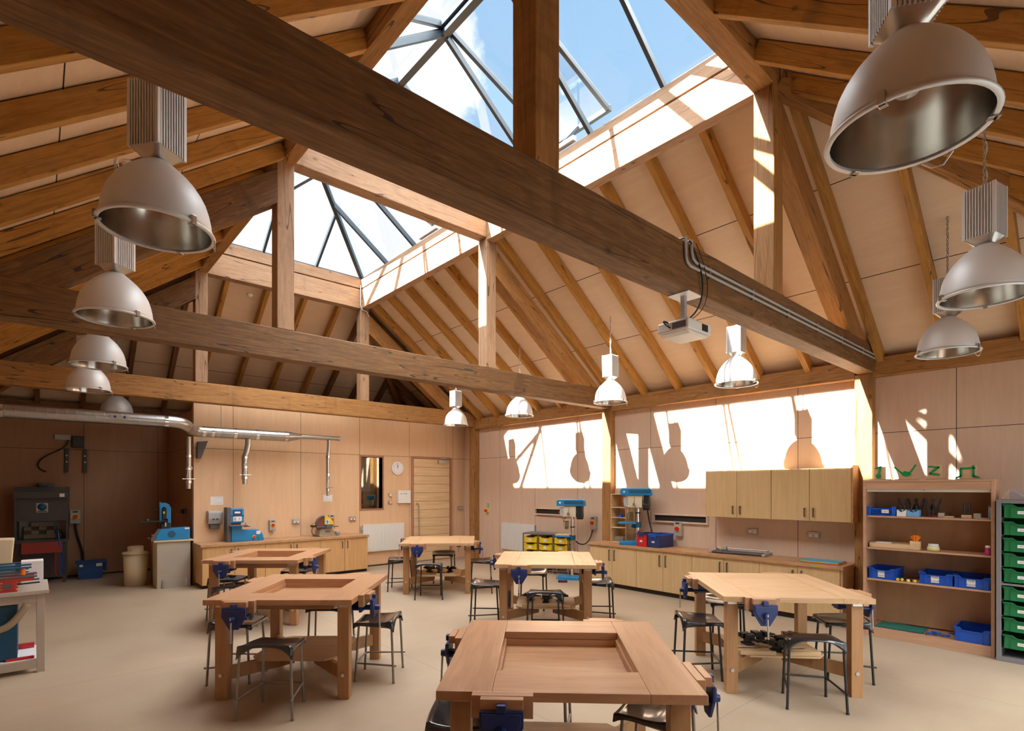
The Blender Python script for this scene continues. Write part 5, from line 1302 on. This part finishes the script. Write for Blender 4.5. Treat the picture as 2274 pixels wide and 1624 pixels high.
# paper trimmer
t = thing('paper_trimmer', 'grey rotary paper trimmer lying on the long worktop', 'trimmer', (7.70, 4.22, .757), R(-83))
MB().box(0, .78, 0, .30, .012, .022).build('cutting_bed', M['castgrey'], t, bevel=.002); MB().box(-.02, .03, -.01, .32, 0, .035).box(.75, .80, -.01, .32, 0, .035).build('end_block', M['grey'], t, bevel=.004)
MB().rod((.02, .22, .06), (.77, .22, .06), .008).box(.01, .03, .20, .24, .03, .07).box(.76, .78, .20, .24, .03, .07).build('guide_rail', M['steel'], t); MB().box(.10, .18, .18, .26, .03, .085).build('cutter_head', M['offwhite'], t, bevel=.008)
# coloured sheets
for k, (mt, nm_) in enumerate(((M['red'], 'red'), (M['yellow'], 'yellow'), (M['cyan'], 'sky blue'))):
    o = MB().box(0, .46, 0, .30, 0, .007).build('plastic_sheet', mt, bevel=.001); o.location = (7.66+.01*k, 2.90+.012*k, .757+.0075*k); o.rotation_euler = (0, 0, -PI/2)
    tag(o, '%s plastic sheet in the small pile at the shelf end of the worktop, %s' % (nm_, ('bottom', 'middle', 'top')[k]), 'sheet', 'coloured sheets')
# ------------------------------------------------------------------ yellow tray rack
t = thing('tray_rack', 'grey tube frame rack of yellow trays in front of the radiator', 'rack', (7.62, 8.32, 0), -PI/2+R(20))
rw, rd, rh = 1.02, .42, .80
b = MB()
for x in (0, rw/3, 2*rw/3, rw):
    for y in (0, rd): b.box(x-.011, x+.011, y-.011, y+.011, 0, rh)
for z in (rh-.012, .40, .06): b.box(0, rw, -.011, .011, z-.010, z+.010); b.box(0, rw, rd-.011, rd+.011, z-.010, z+.010)
for x in (0, rw/3, 2*rw/3, rw):
    for z in (rh-.01, .60, .46, .32, .18, .06): b.box(x-.009, x+.009, .012, rd-.012, z-.008, z+.004)
b.box(0, rw, 0, rd, rh-.002, rh+.006)
b.build('tube_frame', plain('rack_grey', (.16, .14, .15, 1), .45), t, bevel=.002)
M_ = Matrix.Rotation(-PI/2+R(20), 3, 'Z')
for c_ in range(3):
    for r_ in range(4):
        p = M_ @ Vector((rw/3*c_+.022, -.008, 0)) + Vector((7.62, 8.32, .612-.145*r_))
        tt = tray(rw/3-.044, .40, .115, M['yellow'], 'storage_tray', 'yellow tray in the tube rack, %s column from the door side, %s row' % (ordn[c_], ('top', 'second', 'third', 'bottom')[r_]), p.x, p.y, p.z, 'yellow trays in the tube rack', rz=-PI/2+R(20))
        label_card(tt, .10, .17, .03, .08, .004)
# ------------------------------------------------------------------ projector under the big beam
t = thing('projector', 'white ceiling projector hanging under the heavy near beam', 'projector', (3.71, 2.235, TZ0), R(0))
MB().box(-.10, .10, -.09, .09, -.006, -.0005).build('ceiling_plate', M['white'], t); MB().box(-.035, .0, -.018, .018, -.21, -.006).box(-.03, -.005, -.019, .019, -.10, -.06).build('stem', M['grey'], t, bevel=.003)
bd = MB().box(-.17, .16, -.13, .13, -.30, -.22).prism([(-.16, -.30), (.15, -.30), (.11, -.325), (-.12, -.325)], -.12, .12).build('body', M['white'], t, bevel=.012)
MB().box(-.12, .12, -.095, .095, -.222, -.212).build('mount_plate', M['grey'], t)
MB().box(.02, .10, -.1335, -.129, -.285, -.235).build('lens_window', M['rubber'], bd)
MB().box(-.175, -.168, -.11, -.0, -.285, -.24).build('air_vents', M['castgrey'], bd)
MB().tube(bez((-.17, .02, -.27), (-.28, .0, -.27), (-.28, .04, -.21), (-.14, .04, -.235), 14), .006).build('cable', M['rubber'], t)
MB().tube(bez((-.02, -.0, -.2), (.10, -.14, -.12), (.10, -.125, .16), (-.12, -.11, .352), 18), .006).tube(bez((-.0, -.0, -.2), (.16, -.15, -.12), (.16, -.13, .12), (-.02, -.105, .36), 18), .003).build('cable', M['rubber'], t)
# conduits on the face of the near beam
t = thing('cable_conduit', 'pair of grey conduits clipped along the face of the heavy near beam', 'conduit', (3.62, 2.125, 3.54))
for k, dz_ in enumerate((-.13, -.175)):
    x0_ = .10-.08*k
    MB().tube([(x0_-.10, .06, .02), (x0_-.10, -.0, .015), (x0_-.10, -.0, dz_+.06), (x0_-.085, -.0, dz_+.02), (x0_-.04, 0, dz_), (x0_+.2, 0, dz_), (4.31, 0, dz_)], .011, 10).build('pipe', M['grey'], t)
for k in range(6): MB().box(.25+k*.72, .28+k*.72, -.004, .0145, -.20, -.105).build('clip', M['steel'], t)
# smoke detectors and little cable roses on the slope
for k, (side, x, y) in enumerate((('N', 0, 0),)):
    pass
t = thing('smoke_detector', 'small white detector fixed to a rafter below the far end beam', 'detector', (3.0, 10.80, zb(.13)-.0))
MB().lathe([(0, 0), (.055, 0), (.055, -.02), (.04, -.045), (0, -.045)], 20).build('body', M['white'], t)
t = thing('cable_conduit', 'thin white conduit bending round the far corner of the rooflight', 'conduit', (5.04, 10.45, 5.9)); MB().tube([(0, 0, 0), (0, 0, -.42), (.03, -.01, -.50), (.12, -.02, -.52), (.2, .03, -.6)], .011, 8).build('pipe', M['white'], t)
# ------------------------------------------------------------------ mitre-saw bench at the left picture edge
t = thing('saw_bench', 'grey steel bench of mitre saws cut by the left picture edge', 'bench', (0, 0, 0))
sx0, sx1, sy0, sy1 = -.80, .075, 6.82, 7.55
for x, y in ((sx1-.06, sy0), (sx1-.06, sy1-.06), (sx0, sy0), (sx0, sy1-.06)): MB().box(x, x+.06, y, y+.06, 0, .74).build('leg', M['offwhite'], t, bevel=.003)
MB().box(sx0-.03, sx1+.03, sy0-.03, sy1+.03, .74, .775).build('table_top', M['offwhite'], t, bevel=.003)
for q in ((sx0, sx1, sy0+.005, sy0+.04, .66, .739), (sx0, sx1, sy0+.002, sy0+.045, .04, .12), (sx1-.045, sx1-.005, sy0+.06, sy1-.06, .66, .739)): MB().box(*q).build('rail', M['offwhite'], t, bevel=.003)
tag(MB().box(-.62, -.12, 6.92, 7.42, .13, .64).build('extractor_cabinet', plain('extractor_blue', (.004, .075, .16, 1), .45), bevel=.006), 'dark blue extractor cabinet standing under the saw bench', 'cabinet')
t2 = thing('dust_hose', 'ribbed beige dust hose looping under the saw bench', 'hose', (-.35, 6.80, .66))
MB().tube(bez((-.05, 0, 0), (.02, 0, -.26), (.16, -.02, -.30), (.30, 0, -.0), 60), .028, 14, rib=.16).build('hose', M['hose'], t2)
for k in range(3):
    y = 6.86+.22*k; z = .776
    q = thing('mitre_saw', 'red mitre saw with blue frame lying on the saw bench, %s' % ['nearest us', 'middle one', 'nearest the niche'][k], 'saw', (-.42, y, z), R(2+3*k), 'mitre saws on the saw bench')
    MB().box(-.28, .30, -.03, .05, .0, .015).box(.20, .29, -.02, .05, .015, .09).box(-.26, .42, -.015, .045, .09+.0, .12).build('base', plain('saw_red', (.50, .035, .02, 1), .4) if k == 0 else bpy.data.materials['saw_red'], q, bevel=.003)
    MB().box(-.26, .44, -.02, .05, .1205, .133).build('fence', M['castgrey'], q); MB().rod((-.2, .0, .21), (.40, .0, .215), .009).rod((-.2, 0, .17), (.38, 0, .175), .006).build('saw_frame', M['machblue_dark'], q); MB().rod((-.24, 0, .225), (.10, 0, .22), .013).build('handle', M['trayblue'], q, bevel=.002)
    MB().rod((.34, 0, .19), (.34, 0, .15), .018).build('clamp_knob', M['orange'], q); MB().rod((.12, 0, .22), (.16, 0, .22), .014).build('clamp_knob', M['orange'], q); MB().rod((.30, .02, .06), (.46, .02, .065), .007).build('stop_rod', M['rubber'], q); MB().box(.205, .265, -.0225, -.02, .03, .075).build('scale_plate', M['castgrey'], q)
tag(MB().box(-.10, .07, 7.32, 7.53, .776, 1.0).build('carton', M['paper'], bevel=.002), 'white carton standing behind the mitre saws', 'box')
t3 = thing('bench_sander', 'cream bench machine with a tilted light panel behind the saws', 'machine', (-.46, 7.72, 0))
MB().box(-.3, .30, .0, .40, 0, .92).build('cabinet', M['offwhite'], t3, bevel=.005); MB().prism([(-.3, .93), (.28, .93), (.30, 1.20), (-.30, 1.22)], .02, .30).build('machine_body', M['cream'], t3, bevel=.01); MB().box(-.28, .20, -.02, .02, 1.02, 1.14, T(0, 0, 0, R(-10))).build('light_panel', M['paper'], t3, bevel=.003); MB().box(-.30, .22, -.006, .024, 1.0, 1.16, T(0, 0.006, 0, R(-10))).build('panel_frame', M['rubber'], t3)
MB().rod((.085, 6.86, .745), (.115, 6.86, .745), .016).build('knob', M['red'], t)
MB().box(sx0+.06, sx1-.06, sy0+.05, sy1-.05, .10, .118).build('lower_board', M['paper'], t)
tag(MB().box(-.16, .0, 7.36, 7.39, .119, .17).box(-.10, -.06, 7.355, 7.36, .13, .155).build('spirit_level', M['red'], bevel=.002), 'red and black spirit level standing at the back of the saw bench lower board', 'tool')
tag(MB().box(-.20, .0, 6.90, 6.94, .119, .14).build('pry_tool', M['red'], bevel=.002), 'short red tool at the front of the saw bench lower board', 'tool')
# ------------------------------------------------------------------ light
sun = bpy.data.lights.new('sun', 'SUN'); sun.energy = SUN_E; sun.angle = R(.53); sun.color = (1, .95, .87)
so = bpy.data.objects.new('sun', sun); C.objects.link(so)
so.rotation_euler = Vector((1.35, -.32, -1.057)).to_track_quat('-Z', 'Y').to_euler()
so.location = (-6, 8, 14)
w = bpy.data.worlds.new('sky'); S.world = w; w.use_nodes = True; nt = w.node_tree
bg = nt.nodes['Background']
tc = N(nt, 'ShaderNodeTexCoord'); sp = N(nt, 'ShaderNodeSeparateXYZ'); L(nt, tc.outputs['Generated'], sp.inputs[0])
mp = N(nt, 'ShaderNodeMapping'); mp.inputs['Scale'].default_value = (1, 1, 1.8); L(nt, tc.outputs['Generated'], mp.inputs[0]); mp.inputs['Location'].default_value = (.3, .1, .2)
n1 = noise(nt, mp.outputs[0], 3.4, 10, .6, .35)
blue = ramp(nt, sp.outputs['Z'], [(0.0, (.62, .76, .90, 1)), (.45, (.50, .72, .94, 1)), (.62, (.42, .66, .94, 1)), (1, (.26, .50, .85, 1))])
# clouds gather low over the far end of the hall, clear blue above the sunlit wall
bias = mth(nt, 'MULTIPLY', mth(nt, 'SUBTRACT', sp.outputs['Y'], .635), 2.2)
cf_ = mth(nt, 'ADD', n1, bias)
cl = ramp(nt, cf_, [(.50, (0, 0, 0, 1)), (.56, (.8, .8, .8, 1)), (.70, (1, 1, 1, 1))])
skyc = mixc(nt, cl, blue, (1.25, 1.25, 1.25, 1))
gr = ramp(nt, sp.outputs['Z'], [(0, (0, 0, 0, 1)), (.02, (1, 1, 1, 1))])
skyc = mixc(nt, gr, (.32, .28, .20, 1), skyc)
L(nt, skyc, bg.inputs[0]); bg.inputs[1].default_value = SKY_E
# added area lamps outside the invented windows behind the camera, as fill
def wl(name, loc, rot, sx_, sy_, e, col=(1, .96, .9)):
    l = bpy.data.lights.new(name, 'AREA'); l.shape = 'RECTANGLE'; l.size = sx_; l.size_y = sy_; l.energy = e; l.color = col
    o = bpy.data.objects.new(name, l); C.objects.link(o); o.location = loc; o.rotation_euler = rot
    return o
for k, (a, c, z0, z1) in enumerate(HN):
    wl('window_daylight', ((a+c)/2, YN-.25, (z0+z1)/2), (-PI/2, 0, PI), c-a, z1-z0, NEAR_E)
for k, (a, c, z0, z1) in enumerate(HL):
    wl('window_daylight', (XL-.25, (a+c)/2, (z0+z1)/2), (PI/2, 0, -PI/2), c-a, z1-z0, LEFT_E)
# added second sun, very wide: soft fill from above on top of the sky
l = bpy.data.lights.new('hazy_sky', 'SUN'); l.energy = ROOF_E; l.angle = R(110); l.color = (1, .97, .93)
o = bpy.data.objects.new('hazy_sky', l); C.objects.link(o); o.location = (3, 6, 16); o.rotation_euler = Vector((.12, .1, -1)).to_track_quat('-Z', 'Y').to_euler()
v = S.view_settings; v.view_transform = 'Standard'; v.look = 'None'; v.exposure = EXPO; v.gamma = 1; v.use_curve_mapping = False
S.cycles.use_adaptive_sampling = True; S.cycles.adaptive_threshold = .03; S.cycles.max_bounces = 8; S.cycles.diffuse_bounces = 5; S.cycles.glossy_bounces = 4; S.cycles.transparent_max_bounces = 12; S.cycles.transmission_bounces = 4
S.cycles.caustics_reflective = False; S.cycles.caustics_refractive = False; S.cycles.sample_clamp_indirect = 6
